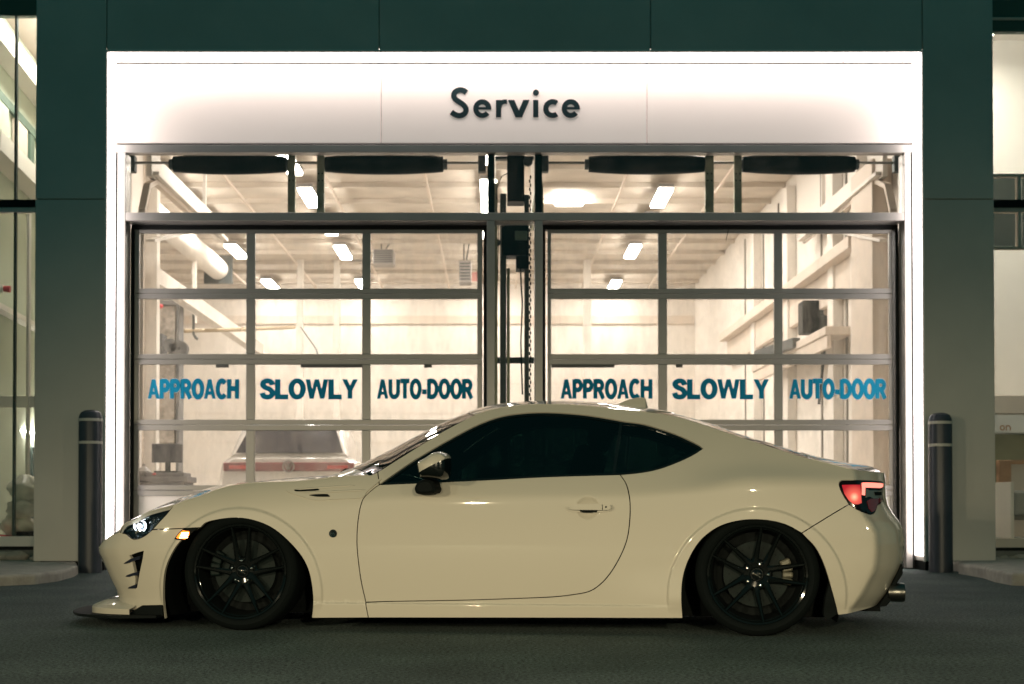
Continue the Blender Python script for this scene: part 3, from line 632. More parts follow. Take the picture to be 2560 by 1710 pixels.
def blob(name, c, r, mat, lab, cat, grp=None, seed=0):
    rnd = random.Random(seed); bm = NB(); bmesh.ops.create_icosphere(bm, subdivisions=3, radius=1)
    ph = [(rnd.uniform(2, 5), rnd.uniform(0, 6)) for _ in range(6)]
    for v in bm.verts:
        d = 1+.10*math.sin(v.co.x*ph[0][0]+ph[0][1])+.09*math.sin(v.co.y*ph[1][0]*1.6+v.co.z*3+ph[1][1])+.06*math.sin(v.co.z*ph[2][0]*3+v.co.x*5+ph[2][1])
        v.co = Vector((v.co.x*r[0], v.co.y*r[1], v.co.z*r[2]))*d
    bmesh.ops.translate(bm, verts=bm.verts, vec=c)
    return obj(name, bm, mat, None, smooth=True, label=lab, cat=cat, group=grp)
bagm = M('cloudy_plastic', (.72, .68, .58), .3, coat=.6, var=.25, vs=7, bump=.6, bs=9)
for px, py, r, l in ((62, 1222, (.17, .15, .14), 'cloudy plastic bag on top of the heap behind the left glass'), (58, 1270, (.19, .15, .11), 'flattened plastic bag in the middle of the heap'),
                     (30, 1312, (.12, .14, .11), 'round fluffy bag at the left foot of the heap'), (66, 1316, (.10, .13, .10), 'fluffy bag at the right foot of the heap')):
    p = at(px, py, 15.1); blob('plastic_bag', p, r, bagm, l, 'bag', 'bags heaped behind the left glass', int(px))
boxo('black_tool_box', (X(54, 14.95), X(84, 14.95), 14.8, 15.1, Z(1349, 14.95), Z(1328, 14.95)), MT['black'], None, bevel=.01, label='small black box on the showroom sill below the bags', cat='box')
blob('red_rag', at(14, 1342, 14.9), (.11, .08, .02), MT['red'], 'crumpled red rag on the sill left of the bags', 'rag', seed=3)

# ================================================================== GLAZED SHOWROOM, RIGHT
sr = empty('right_showroom_wall', (0, 0, 0), label='glazed showroom wall right of the service portal', cat='glazed wall')
x0, x1 = XR1+.01, 12.0
bm = NB()
for a, b in ((519, 530), (616, 622), (1346, 1369), (43, 49)): box(bm, x0, x1, GY, GY+.08, Z(b, GY), Z(a, GY))
box(bm, X(2547, GY), X(2556, GY), GY+.001, GY+.079, Z(617, GY), Z(530, GY)); box(bm, X(2547, GY), X(2556, GY), GY+.001, GY+.079, Z(499, GY), Z(437, GY))
box(bm, x0, x1, GY+.002, GY+.078, Z(441, GY), Z(434, GY))
obj('rail', bm, MT['wallb'], sr, bevel=.004)
boxo('black_band', (x0, x1, GY-.02, GY+.1, Z(518.5, GY), Z(500, GY)), MT['gasket'], sr)
boxo('spandrel', (x0, x1, GY+.01, GY+.1, Z(42.5, GY), 6.3), MT['greend'], sr); boxo('spandrel', (x0, x1, GY+.01, GY+.1, Z(78, GY), Z(50, GY)), MT['greend'], sr)
boxo('pane', (x0, x1, GY+.03, GY+.036, Z(1347, GY), Z(79, GY)), MT['glassc'], sr)
boxo('plinth', (x0, x1, GY-.02, GY+.2, 0, Z(1377, GY)), MT['block'], sr); boxo('sill_shadow_gap', (x0, x1, GY+.01, GY+.12, Z(1377, GY), Z(1369, GY)), MT['gasket'], sr)
bk = empty('right_showroom_interior', (0, 0, 0), label='cream showroom interior beyond the right hand glass', cat='interior'); RYB = 20.0
boxo('back_wall', (4.6, 14, RYB, RYB+.1, 0, 7.4), MT['wallw'], bk); boxo('ceiling', (4.5, 14, GY+.12, RYB, 7.2, 7.3), MT['wallw'], bk)
boxo('showroom_floor', (XR0+.35, 14, GY+.2, RYB, -.02, Z(1352, GY)), MT['floor'], kind='structure')
boxo('party_wall', (4.42, 4.6, GY+.12, RYB, 0, 7.2), MT['wallw'], bk)
for a, b, c, d in ((2475, 2545, 443, 500), (2558, 2640, 443, 500), (2475, 2545, 531, 615), (2558, 2640, 531, 615)):
    boxo('dark_window', (X(a, 17.5), X(b, 17.5), 17.5, 17.54, Z(d, 17.5), Z(c, 17.5)), M('window_grey', (.09, .10, .085), .4), bk)
boxo('bulkhead', (4.65, 12, 18.2, RYB, Z(1034, 18.2), Z(988, 18.2)), MT['wallb'], bk, bevel=.01)
sg = empty('reception_sign', (X(2540, 18), 18.0, Z(1082, 18)), label='white hanging sign with small brown letters, far right', cat='sign')
boxo('board', (X(2480, 18)-sg.location.x, 2.4, 0, .06, 0, Z(1037, 18)-Z(1082, 18)), M('sign_white', (.8, .78, .74), .5), sg)
word('on', X(2497, 18)-sg.location.x, X(2526, 18)-sg.location.x, Z(1076.5, 18)-Z(1082, 18), Z(1054, 18)-Z(1082, 18), -.001, sg, 'sign_letters', MT['wood'], False, .14)
boxo('green_screen', (X(2480, 19), X(2800, 19), 19, 19.05, .2, Z(1086, 19)), M('olive_wall', (.36, .34, .20), .6, var=.15, vs=3), bk)
wf_ = empty('wooden_doorway', (X(2540, 16.5), 16.5, Z(1352, GY)), label='brown wooden frame behind the right showroom glass', cat='frame'); bz = wf_.location.z; bx = wf_.location.x
boxo('post', (X(2497, 16.5)-bx, X(2527, 16.5)-bx, 0, .12, 0, Z(1150, 16.5)-bz), MT['wood'], wf_, bevel=.008)
boxo('header', (X(2527, 16.5)-bx+.001, 2.0, .005, .115, Z(1160, 16.5)-bz, Z(1150, 16.5)-bz), MT['wood'], wf_)
boxo('panel', (X(2527, 16.5)-bx+.001, 2.0, .05, .07, 0, Z(1160.5, 16.5)-bz), MT['wallb'], wf_)
ch = empty('armchair', (X(2556, 15.6), 15.6, Z(1352, GY)), label='grey upholstered seat back beside the wooden frame', cat='seat')
boxo('backrest', (-.10, .5, 0, .14, .25, Z(1226, 15.6)-Z(1352, GY)), MT['greyd'], ch, bevel=.05, seg=4); boxo('seat_cushion', (-.10, .5, .141, .5, .2, .42), MT['greyd'], ch, bevel=.04)
boxo('side_frame', (-.14, -.101, 0, .5, 0, .62), MT['wallw'], ch, bevel=.005)
# unseen tube lights added to brighten the two glazed rooms
for i, (x, y, z, l) in enumerate(((-4.75, 14.74, 6.12, 'unseen ceiling light above the left showroom, nearest the pillar'), (6.4, 15.3, 6.9, 'unseen ceiling light above the right showroom, nearest the glass front'), (8.2, 17.2, 6.9, 'unseen ceiling light above the right showroom, farthest right'), (-5.05, 16.9, 6.12, 'unseen ceiling light above the left showroom, in the middle of its depth'), (-5.0, 15.6, 6.12, 'unseen ceiling light above the left showroom, close behind the glass'), (-6.9, 16.5, 6.12, 'unseen ceiling light of the left showroom beyond its angled side wall'), (5.6, 17.6, 6.9, 'unseen ceiling light above the right showroom, behind the pillar'), (6.5, 16.2, 6.9, 'unseen ceiling light above the right showroom, nearer the glass'), (6.5, 18.4, 6.9, 'unseen ceiling light above the right showroom, nearer the back wall'))):
    t = proto[0].copy(); COL.objects.link(t); t.location = (x, y, z); tag(t, l, 'ceiling light', 'added unseen showroom lights')
    for c in proto[1:]: c2 = c.copy(); COL.objects.link(c2); c2.parent = t

# ================================================================== KERBS, STONES, BOLLARDS, LINE
def slab(name, pts, z1, lab, cat, mat, bev=.025):
    bm = NB(); lo = [bm.verts.new((x, y, -.03)) for x, y in pts]; hi = [bm.verts.new((x, y, z1)) for x, y in pts]
    bm.faces.new(lo); bm.faces.new(hi); n = len(pts)
    for i in range(n): bm.faces.new((lo[i], lo[(i+1) % n], hi[(i+1) % n], hi[i]))
    return obj(name, bm, mat, None, bevel=bev, seg=3, label=lab, cat=cat)
slab('kerb_island', [(-11, 10.9), (-4.6, 10.92), (-3.85, 11.0), (-3.64, 11.25), (-3.60, 11.7), (-3.68, 12.4), (-3.80, 12.95), (-4.0, 13.1), (-4.0, FY+.0), (-4.45, FY+.0), (-4.45, GY-.03), (-11, GY-.03)], .085, 'rounded concrete kerb slab left of the left bollard', 'kerb', MT['concrete'])
slab('kerb_island', [(11, 10.9), (4.3, 10.95), (4.02, 11.1), (4.06, 11.6), (4.18, 12.2), (4.22, 13.0), (4.35, 13.15), (4.35, FY+.0), (4.82, FY+.0), (4.82, GY-.03), (11, GY-.03)], .10, 'rounded concrete kerb slab right of the right bollard', 'kerb', MT['concrete'])
bm = NB(); v = [bm.verts.new(p) for p in ((4.02, 10.72, .004), (9, 10.55, .004), (9, 10.68, .004), (4.02, 10.85, .004))]; bm.faces.new(v)
obj('yellow_line', bm, MT['yellow'], None, label='yellow painted line on the asphalt at the right edge', cat='painted line')
for i, (px, py, s) in enumerate(((8, 1412, .075), (45, 1414, .08), (60, 1416, .05), (25, 1415, .04), (92, 1416, .03), (2525, 1410, .03), (2545, 1411, .05), (2500, 1412, .035))):
    p = at(px, py, 14.2); b = blob('rock', (p.x, 14.1, .085+s*.45), (s*1.5, s, s*.7), MT['concrete'], ['large rough rock at the far left edge of the left kerb', 'large rock beside the left pillar on the kerb', 'middling rock in the left rock row', 'little rock between the two large rocks', 'small flat stone by the left pillar foot', 'small stone by the right pillar foot', 'larger stone on the right kerb', 'pebble nearest the right pillar'][i], 'rock', 'rocks along the plinth', i)
def bollard(px, Y, ztop, lab):
    b = empty('bollard', (X(px, Y), Y, 0), label=lab, cat='bollard', group='covered steel bollards')
    r = .108; bm = NB(); lathe(bm, [(r, -.02), (r, ztop-.09), (r-.004, ztop-.055), (r-.02, ztop-.022), (r-.05, ztop-.006), (.03, ztop), (.001, ztop)], n=40); obj('sleeve', bm, MT['bollard'], b, smooth='auto')
    for pz in (.082, .292): bm = NB(); lathe(bm, [(r-.002, ztop-pz-.026), (r+.003, ztop-pz-.024), (r+.003, ztop-pz+.0), (r-.002, ztop-pz+.002)], n=40, closed=True); obj('tape_band', bm, MT['tape'], b, smooth='auto')
bollard(227.5, 13.2, 1.51, 'dark blue bollard with two pale bands left of the portal')
bollard(2349.5, 13.3, 1.49, 'dark blue bollard with two pale bands right of the portal')
# ================================================================== THE COUPE
# car axes: x = along the car (nose negative), w = half width towards the near side, z up
FRW, RRW = (598.0, 1577.0), (1895.0, 1592.0)       # tyre contact pixels
def ground(px, py):
    d = ray(px, py); t = -CAM_H/d.z; return Vector((d.x*t, d.y*t, 0))
gA, gB = ground(*FRW), ground(*RRW)
PSI = math.atan2(gA.y-gB.y, gB.x-gA.x); WB = (gB-gA).length; TW = 0.865
EU = Vector((math.cos(PSI), -math.sin(PSI), 0)); EW = Vector((-math.sin(PSI), -math.cos(PSI), 0))
ORG = (gA+gB)/2-EW*TW
UF, UR = -WB/2, WB/2
print('CAR wheelbase', round(WB, 3), 'yaw', round(math.degrees(PSI), 2), 'origin', [round(c, 3) for c in ORG])
CO = Vector((0, 0, CAM_H))-ORG; CO = Vector((CO.dot(EU), CO.dot(EW), CO.z))
def uz(px, py, w):
    d = ray(px, py); dl = (d.dot(EU), d.dot(EW), d.z); t = (w-CO[1])/dl[1]
    return CO[0]+dl[0]*t, CO[2]+dl[2]*t
def pchip(tab):
    xs = [a for a, b in tab]; ys = [b for a, b in tab]; n = len(xs)
    h = [xs[i+1]-xs[i] for i in range(n-1)]; d = [(ys[i+1]-ys[i])/h[i] for i in range(n-1)]
    m = [d[0]]+[0 if d[i-1]*d[i] <= 0 else 2*d[i-1]*d[i]/(d[i-1]+d[i]) for i in range(1, n-1)]+[d[-1]]
    def f(x):
        if x <= xs[0]: return ys[0]
        if x >= xs[-1]: return ys[-1]
        i = 0
        while x > xs[i+1]: i += 1
        t = (x-xs[i])/h[i]
        return ys[i]*(2*t**3-3*t*t+1)+h[i]*m[i]*(t**3-2*t*t+t)+ys[i+1]*(3*t*t-2*t**3)+h[i]*m[i+1]*(t**3-t*t)
    return f
def pa(p): return [(160+x/2.376, 950+y/2.376) for x, y in p]
def pb(p): return [(860+x/2.376, 950+y/2.376) for x, y in p]
def pc(p): return [(1560+x/2.376, 950+y/2.376) for x, y in p]
def pd(p): return [(190+x/4.753, 1230+y/4.753) for x, y in p]
# nose and tail outlines (car length position against height)
nose = [uz(x, y, .58) for x, y in pd([(285, 632), (281, 660), (290, 720), (322, 800), (380, 940), (430, 1060), (480, 1170), (500, 1240)])]
tail = [uz(x, y, .50) for x, y in pc([(1533, 560), (1535, 640), (1537, 700), (1546, 740), (1580, 800), (1620, 850), (1645, 910), (1650, 1000), (1645, 1070), (1636, 1110), (1600, 1185), (1560, 1262), (1500, 1340)])]
nz = pchip([(z, u) for u, z in sorted(nose, key=lambda q: q[1])]+[(nose[0][1]+.10, nose[0][0]+.035), (nose[0][1]+.4, nose[0][0]+.10)])
tz = pchip([(z, u) for u, z in sorted(tail, key=lambda q: q[1])]+[(tail[0][1]+.3, tail[0][0]-.01)])
Wmid = pchip([(-2.1, .865), (-1.28, .872), (-.8, .866), (0, .862), (.7, .866), (1.28, .886), (1.7, .878), (2.2, .86)])
tapF = pchip([(0, .27), (.04, .195), (.1, .13), (.2, .072), (.4, .028), (.8, 0)])
tapR = pchip([(0, .36), (.03, .27), (.08, .18), (.14, .092), (.162, .056), (.18, .042), (.3, .028), (.5, .012), (.8, 0)])
s1 = pchip([(-2, .35), (-.75, .38), (-.5, .58), (.5, .58), (.9, .85), (1.25, 1.9), (2.1, 1.5)])
s2 = pchip([(-2, .9), (-.8, .8), (-.5, .18), (.5, .18), (.9, -.1), (1.25, -1.1), (2.1, -.8)])
zb1 = pchip([(-2, .57), (-1.3, .60), (-.7, .64), (-.5, .665), (.6, .672), (.95, .70), (1.25, .752), (1.9, .735), (2.1, .70)])
zb2 = pchip([(-2, .60), (-1.3, .71), (-.8, .755), (-.5, .77), (.6, .77), (1.3, .80), (2.1, .74)])
RC = [(fcu, fcz, .427), (rcu, rcz, .425)] if 0 else None
def sp(x, s): return s*math.log1p(math.exp(max(-30, min(30, x/s)))) if x/s < 30 else x
def sst(x): x = max(0, min(1, x)); return x*x*(3-2*x)
fcu, fcz = uz(*pa([(1035, 1265)])[0], .875); rcu, rcz = uz(*pc([(790, 1290)])[0], .885)
hu, hz = uz(*pb([(1448, 760)])[0], .86)
def wf(u, z):
    w = Wmid(u)
    w -= .030*max(0, (.46-z)/.4)**2
    w -= s1(u)*sp(z-zb1(u), .035-.025*sst((u+.85)/.3)+.006*sst((u-.8)/.4))+s2(u)*sp(z-zb2(u), .025)
    w -= tapF(max(0, u-nz(z))) + tapR(max(0, tz(z)-u))
    for cu, cz, rc in ((fcu, fcz, .427), (rcu, rcz, .425)):
        r = math.hypot(u-cu, z-cz)
        if r < rc+.03: w += .009*sst((rc+.004-r)/.014)*sst((z-.10)/.08)
    if -.92 < u < .95: w += .010*sst((.146-z)/.008)*sst((u+.92)/.03)*sst((.95-u)/.35)
    # sweep ahead of the rear arch
    w += .016*sst((u-.45)/.45)*sst((.34-z)/.2)*sst((1.0-u)/.12)
    # thumb recess round the door handle
    e = math.hypot((u-hu)/.056, (z-hz)/.056)
    if e < 1: w -= .016*(1-e*e)**.8
    return w
def trace(px, py):
    w = .8
    for _ in range(14):
        u, z = uz(px, py, w); w = .45*w+.55*wf(u, z)
    return u, z
def TR(pts, smooth=0): 
    if smooth: pts = catmull(pts, smooth)
    return [trace(*p) for p in pts]
Tpx = pd([(285, 630), (340, 572), (420, 517), (500, 490), (530, 430), (575, 375), (640, 345), (690, 336), (770, 280), (850, 238), (1000, 193), (1165, 152), (1300, 97), (1480, 45)])+pa([(918, 646), (1017, 622), (1159, 607), (1329, 602), (1478, 591), (1619, 574), (1760, 567)])+pb([(155, 565), (200, 545), (300, 484), (380, 434), (466, 380), (560, 322), (660, 266), (770, 210), (870, 177), (1000, 153), (1150, 143), (1300, 144), (1450, 153), (1600, 170)])+pc([(0, 178), (120, 187), (250, 203), (350, 226), (450, 256), (600, 306), (750, 356), (900, 404), (1050, 452), (1150, 478), (1250, 503), (1348, 528), (1421, 540), (1490, 545), (1533, 548)])
Tpts = [trace(*p) for p in Tpx]
def mono(pts):
    o = []
    for p in sorted(pts):
        if not o or p[0] > o[-1][0]+.004: o.append(p)
    return o
Tm = mono(Tpts); T = pchip(Tm)
Cpx = pd([(285, 625), (320, 560), (350, 510), (450, 410), (600, 300), (720, 238), (900, 186), (1020, 140), (1180, 88), (1480, 0)])+pa([(920, 632), (1050, 612), (1200, 602), (1300, 596), (1450, 580), (1600, 569), (1720, 566)])+pb([(100, 535), (200, 470), (300, 412), (400, 356), (500, 303), (600, 254), (680, 219), (760, 189), (830, 168), (900, 152), (1050, 136), (1250, 128), (1400, 131), (1500, 137), (1620, 148), (1720, 160), (1800, 170)])+pc([(240, 188), (400, 226), (500, 256), (600, 290), (650, 310), (800, 357), (950, 402), (1060, 437), (1200, 468), (1350, 488), (1450, 496), (1500, 499), (1530, 512)])
Cw = [.56, .55, .54, .52, .48, .44, .38, .32, .26, .14, .05]; nC = len(Cpx)   # where across the car each outline point lies
C_ = pchip(mono([uz(x, y, Cw[i] if i < len(Cw) else max(0, .45-.1*(nC-1-i)) if i > nC-6 else 0.0) for i, (x, y) in enumerate(Cpx)]))
def Cz(u): return max(C_(u), T(u)+.004)
wed = {}
def we(u):
    k = round(u, 4)
    if k not in wed: wed[k] = max(.3, wf(u, T(u)))
    return wed[k]
def Zt(u, w):
    e = we(u); q = min(1, abs(w)/e); return T(u)+(Cz(u)-T(u))*(1-q**1.75)
car = empty('sports_coupe', ORG, -PSI, label='lowered pearl white sports coupe with black wheels, parked across the service doors', cat='car')
# local blender axes: x=u, y=-w, z=z

def paint():
    m = M('pearl_white_paint', (.445, .418, .348), .30, 0, coat=1.0)
    n, l = m.node_tree.nodes, m.node_tree.links; p = n['Principled BSDF']
    nz_ = n.new('ShaderNodeTexNoise'); nz_.inputs['Scale'].default_value = 900; nz_.inputs['Detail'].default_value = 1
    tc = n.new('ShaderNodeTexCoord'); l.new(tc.outputs['Object'], nz_.inputs['Vector'])
    mr = n.new('ShaderNodeMapRange'); mr.inputs['To Min'].default_value = .38; mr.inputs['To Max'].default_value = .6
    l.new(nz_.outputs['Fac'], mr.inputs['Value']); l.new(mr.outputs[0], p.inputs['Roughness']); p.inputs['Metallic'].default_value = .0
    return m
CP = paint()
GB = M('gloss_black', (.004, .006, .006), .12); SB = M('satin_black', (.004, .006, .006), .75, spec=.10); RB = M('tyre_rubber', (.0035, .0055, .0055), .8, spec=.08, bump=.2, bs=60)
CH = M('chrome', (.75, .75, .73), .08, 1.0); WM = M('wheel_gloss_black', (.003, .0045, .0045), .05, spec=.4); DK = M('brake_steel', (.006, .012, .011), .55, .0, spec=.12, var=.2, vs=30)
TG = glass('tinted_glass', (.035, .065, .056), 1.5); WG = glass('windscreen_glass', (.92, .92, .90), 2.0); LENS = glass('lamp_lens', (.9, .92, .95), 1.45)

XTRA = []
for cu_, cz_, rc_ in ((fcu, fcz, .427), (rcu, rcz, .425)):
    for dr_ in (-.014, -.0105, -.007, -.0035, 0, .0035, .007):
        for k_ in range(150): a_ = 2*math.pi*k_/200-.35; XTRA.append((cu_+(rc_+dr_)*math.cos(a_), cz_+(rc_+dr_)*math.sin(a_)))
for zz_ in (.134, .138, .142, .146, .150):
    for k_ in range(125): XTRA.append((-.93+.0155*k_, zz_))
def inpoly(p, poly):
    x, y = p; c = False; j = len(poly)-1
    for i in range(len(poly)):
        if (poly[i][1] > y) != (poly[j][1] > y) and x < (poly[j][0]-poly[i][0])*(y-poly[i][1])/(poly[j][1]-poly[i][1])+poly[i][0]: c = not c
        j = i
    return c
def resample(poly, step):
    out = []; n = len(poly)
    for i in range(n):
        a, b = poly[i], poly[(i+1) % n]; L = math.hypot(b[0]-a[0], b[1]-a[1])
        if L < 1e-5: continue
        k = max(1, int(math.ceil(L/step)))
        for j in range(k): out.append((a[0]+(b[0]-a[0])*j/k, a[1]+(b[1]-a[1])*j/k))
    o = [out[0]]
    for p in out[1:]:
        if math.hypot(p[0]-o[-1][0], p[1]-o[-1][1]) > .0012: o.append(p)
    if math.hypot(o[0][0]-o[-1][0], o[0][1]-o[-1][1]) < .0012: o.pop()
    return o
def area(p): return sum(p[i][0]*p[(i+1) % len(p)][1]-p[(i+1) % len(p)][0]*p[i][1] for i in range(len(p)))/2
def inset(poly, d):
    if abs(d) < 1e-7: return list(poly)
    if area(poly) < 0: poly = poly[::-1]
    out = []; n = len(poly)
    for i in range(n):
        a, p, b = Vector(poly[i-1]), Vector(poly[i]), Vector(poly[(i+1) % n])
        e1 = (p-a).normalized(); e2 = (b-p).normalized(); nn = Vector((-e1.y-e2.y, e1.x+e2.x))
        if nn.length < .2: out.append(tuple(p)); continue
        nn.normalize(); k = min(2.0, 1/max(.3, nn.dot(Vector((-e1.y, e1.x))))); q = p+nn*d*k; out.append((q.x, q.y))
    return out
def cdt(poly, holes, grid, extra=()):
    vs, es = [], []
    for lp in [poly]+list(holes):
        b = len(vs); vs += [Vector(p) for p in lp]; es += [(b+i, b+(i+1) % len(lp)) for i in range(len(lp))]
    nb = len(vs); bset = {}
    for v in vs: bset.setdefault((int(v.x/grid), int(v.y/grid)), []).append(v)
    x0, x1 = min(p[0] for p in poly), max(p[0] for p in poly); y0, y1 = min(p[1] for p in poly), max(p[1] for p in poly)
    def far(p, g):
        cx, cy = int(p.x/grid), int(p.y/grid)
        return all((v-p).length > g*.55 for i in (-1, 0, 1) for j in (-1, 0, 1) for v in bset.get((cx+i, cy+j), ()))
    y = y0+grid/2; r = 0
    while y < y1:
        x = x0+grid*(.5 if r % 2 else 1.0)
        while x < x1:
            p = Vector((x, y))
            if inpoly(p, poly) and far(p, grid) and not any(inpoly(p, h) for h in holes): vs.append(p)
            x += grid
        y += grid*.87; r += 1
    for p in list(extra)+(XTRA if poly[0] is not None and grid < .0245 and area(poly) > .15 or area(poly) < -.15 else []):
        p = Vector(p)
        if inpoly(p, poly) and far(p, .006): vs.append(p)
    V, E, F, oi, _, _ = delaunay_2d_cdt(vs, es, [], 0, 1e-6, True)
    F = [f for f in F if inpoly((sum(V[i].x for i in f)/3, sum(V[i].y for i in f)/3), poly) and not any(inpoly((sum(V[i].x for i in f)/3, sum(V[i].y for i in f)/3), h) for h in holes)]
    return V, F
def lift(name, poly, mat, off=0.0, depth=.02, grid=.022, gap=.0025, holes=(), extra=(), sides=(1,), parent=None, top=False, back=False, fn=None, dome=0):
    """a panel: flat outline -> fine mesh lifted onto the body surface, with a folded-in edge"""
    f = fn or ((lambda a, b: Zt(a, b)) if top else wf)
    poly = resample(inset(resample(poly, grid*.8), gap), grid*.8); holes = [resample(inset(resample(h, grid*.6), -gap if gap else 0), grid*.6) for h in holes]
    if area(poly) < 0: poly = poly[::-1]
    V, F = cdt(poly, holes, grid, extra)
    used = sorted({i for t in F for i in t}); mp = {o: k for k, o in enumerate(used)}; V = [V[i] for i in used]; F = [[mp[i] for i in t] for t in F]
    e = .004; P, N = [], []
    for v in V:
        a, b = v.x, v.y; g = f(a, b)
        ga = (f(a+e, b)-f(a-e, b))/(2*e); gb = (f(a, b+e)-f(a, b-e))/(2*e)
        nn = Vector((-ga, -gb, 1)).normalized(); N.append(nn); P.append(Vector((a, b, g))+nn*off)
    cnt = {}
    for t in F:
        for i in range(3): k = (t[i], t[(i+1) % 3]); cnt[k] = cnt.get(k, 0)+1
    edge = [k for k in cnt if (k[1], k[0]) not in cnt]
    m = {}; PP, NN, FF = list(P), list(N), [list(t) for t in F]; nf = len(FF)
    if depth:
        for a, b in edge:
            for i in (a, b):
                if i not in m: m[i] = len(PP); PP += [P[i].copy(), P[i]-N[i]*depth]; NN += [N[i], N[i]]
            FF.append([m[b], m[a], m[a]+1, m[b]+1])
    outs = []
    for s in sides:
        if top: co = [(p.x, -p.y, p.z) for p in PP]; no = [Vector((n.x, -n.y, n.z)) for n in NN]; flip = True
        else: co = [(p.x, -s*p.z, p.y) for p in PP]; no = [Vector((n.x, -s*n.z, n.y)) for n in NN]; flip = s < 0
        fc = [f_[::-1] for f_ in FF] if flip else FF
        me = bpy.data.meshes.new(name); me.from_pydata(co, [], fc); me.update()
        me.shade_smooth() if hasattr(me, 'shade_smooth') else None
        ln = []
        for pi, pl in enumerate(me.polygons):
            if pi < nf:
                for li in pl.loop_indices: ln.append(no[me.loops[li].vertex_index])
            else:
                for li in pl.loop_indices: ln.append(pl.normal.copy())
        me.normals_split_custom_set(ln)
        outs.append(link_mesh(name, me, mat, parent or car))
        if back:
            q = bpy.data.meshes.new('inner_skin'); d = -.017
            co2 = [tuple(Vector(co[i])+no[i]*d) for i in range(len(P))]; q.from_pydata(co2, [], [f_[::-1] for f_ in fc[:nf]]); q.update()
            link_mesh('inner_skin', q, SB, outs[-1])
    return outs
BOTH = (1, -1)
# ---- shared outlines (near side, in pixels of the photograph, unprojected onto the body)
arcF = TR(pa([(810, 877), (850, 845), (950, 824), (1040, 820), (1130, 835), (1220, 870), (1300, 927), (1380, 1008), (1430, 1080), (1460, 1160), (1476, 1260), (1478, 1340), (1471, 1414)]), 5)
arcF2 = TR(pa([(810, 877), (750, 912), (680, 972), (632, 1050), (602, 1130), (591, 1220), (592, 1330), (604, 1420)]), 5)
seamF = TR(pa([(525, 888), (600, 886), (700, 882), (810, 877)]), 3)
hl_low = TR(pd([(500, 490), (570, 492), (600, 503), (640, 540), (690, 562), (740, 556), (820, 520), (905, 450)]), 4)
hl_back = TR(pd([(905, 450), (1000, 345), (1080, 260), (1160, 158)]), 3)
def Trange(a, b, n=40): return [(a+(b-a)*i/n, T(a+(b-a)*i/n)) for i in range(n+1)]
u_hl0 = trace(*pd([(500, 490)])[0])[0]; u_hl1 = trace(*pd([(1160, 156)])[0])[0]; u_ap = trace(*pb([(200, 546)])[0])[0]
u_nose = Tm[0][0]; u_tail = trace(*pc([(1530, 548)])[0])[0]
nose_dn = [(nz(z)+.0005, z) for z in [Tm[0][1]-(Tm[0][1]-.175)*i/24 for i in range(25)]]
lip = TR(pd([(500, 1245), (497, 1300), (470, 1345)])+pd([(420, 1385), (560, 1392), (700, 1400), (790, 1352), (1030, 1347)]))
bot_f = TR(pa([(592, 1340), (604, 1420)]))
front_bumper = Trange(u_nose, u_hl0, 12)+hl_low[1:]+seamF[1:]+arcF2[1:]+TR(pa([(596, 1420), (587, 1340)]))+TR(pd([(1030, 1347), (790, 1352), (700, 1404), (560, 1396), (420, 1388), (470, 1345), (497, 1300)]))+nose_dn[::-1][:-1]
headlight = Trange(u_hl0, u_hl1, 24)+hl_back[::-1][1:]+hl_low[::-1][1:-1]
door_f = TR(pb([(210, 622), (180, 643), (148, 670), (115, 705), (100, 745), (90, 790), (80, 870), (77, 970), (86, 1080), (103, 1200), (129, 1316)]), 4)
door_b = TR(pb([(129, 1320), (300, 1315), (700, 1308), (1100, 1295), (1260, 1287), (1360, 1275), (1450, 1258), (1515, 1220), (1580, 1150), (1640, 1050), (1680, 950), (1696, 850), (1700, 750), (1693, 680), (1675, 615), (1640, 562)]), 4)
win_low = TR(pb([(1640, 562), (1200, 575), (900, 591), (600, 605), (400, 614), (210, 622)]), 3)
win_top = TR(pb([(210, 622), (300, 558), (400, 489), (500, 428), (600, 370), (700, 315), (800, 265), (900, 227), (1000, 205), (1150, 193), (1300, 197), (1450, 211), (1600, 235), (1663, 247)])+pc([(80, 257), (150, 272), (300, 321), (400, 365), (468, 401)]), 3)
win_tail = TR(pc([(468, 407), (400, 450), (300, 495), (200, 530), (100, 550), (-20, 562)]), 3)
fender = Trange(u_hl1, u_ap, 60)+door_f+TR(pb([(145, 1413)]))+arcF[::-1]+seamF[::-1][1:]+hl_back[1:-1]
arcR = TR(pc([(1055, 910), (980, 868), (900, 842), (800, 830), (700, 834), (600, 857), (520, 898), (450, 960), (398, 1040), (363, 1125), (346, 1210), (343, 1310), (350, 1416)]), 5)
arcR2 = TR(pc([(1055, 910), (1130, 988), (1175, 1068), (1205, 1150), (1228, 1230), (1250, 1310), (1271, 1397)]), 5)
seamR = TR(pc([(1055, 910), (1200, 820), (1336, 738)]), 3)
tl_up = TR(pc([(1338, 738), (1300, 678), (1279, 625), (1288, 601), (1320, 597), (1400, 597), (1480, 600), (1535, 604)]), 4)
tl_low = TR(pc([(1338, 738), (1380, 766), (1430, 788), (1465, 797), (1490, 785), (1505, 745), (1522, 733), (1537, 712)]), 4)
tail_pts = [(tz(z)-.0005, z) for z in [tl_low[-1][1]-(tl_low[-1][1]-trace(*pc([(1500, 1338)])[0])[1])*i/40 for i in range(41)]]
tail_top = [(tz(z)-.0005, z) for z in [T(u_tail)-(T(u_tail)-tl_up[-1][1])*i/6 for i in range(7)]]
body_side = Trange(u_ap, u_tail, 150)+tail_top[1:]+tl_up[::-1]+seamR[::-1][1:]+arcR[1:]+TR(pb([(145, 1413)]))+door_b+win_tail[::-1][1:]+win_top[::-1][1:]
door = win_low[::-1]+door_b[::-1][1:]+door_f[::-1][1:-1]
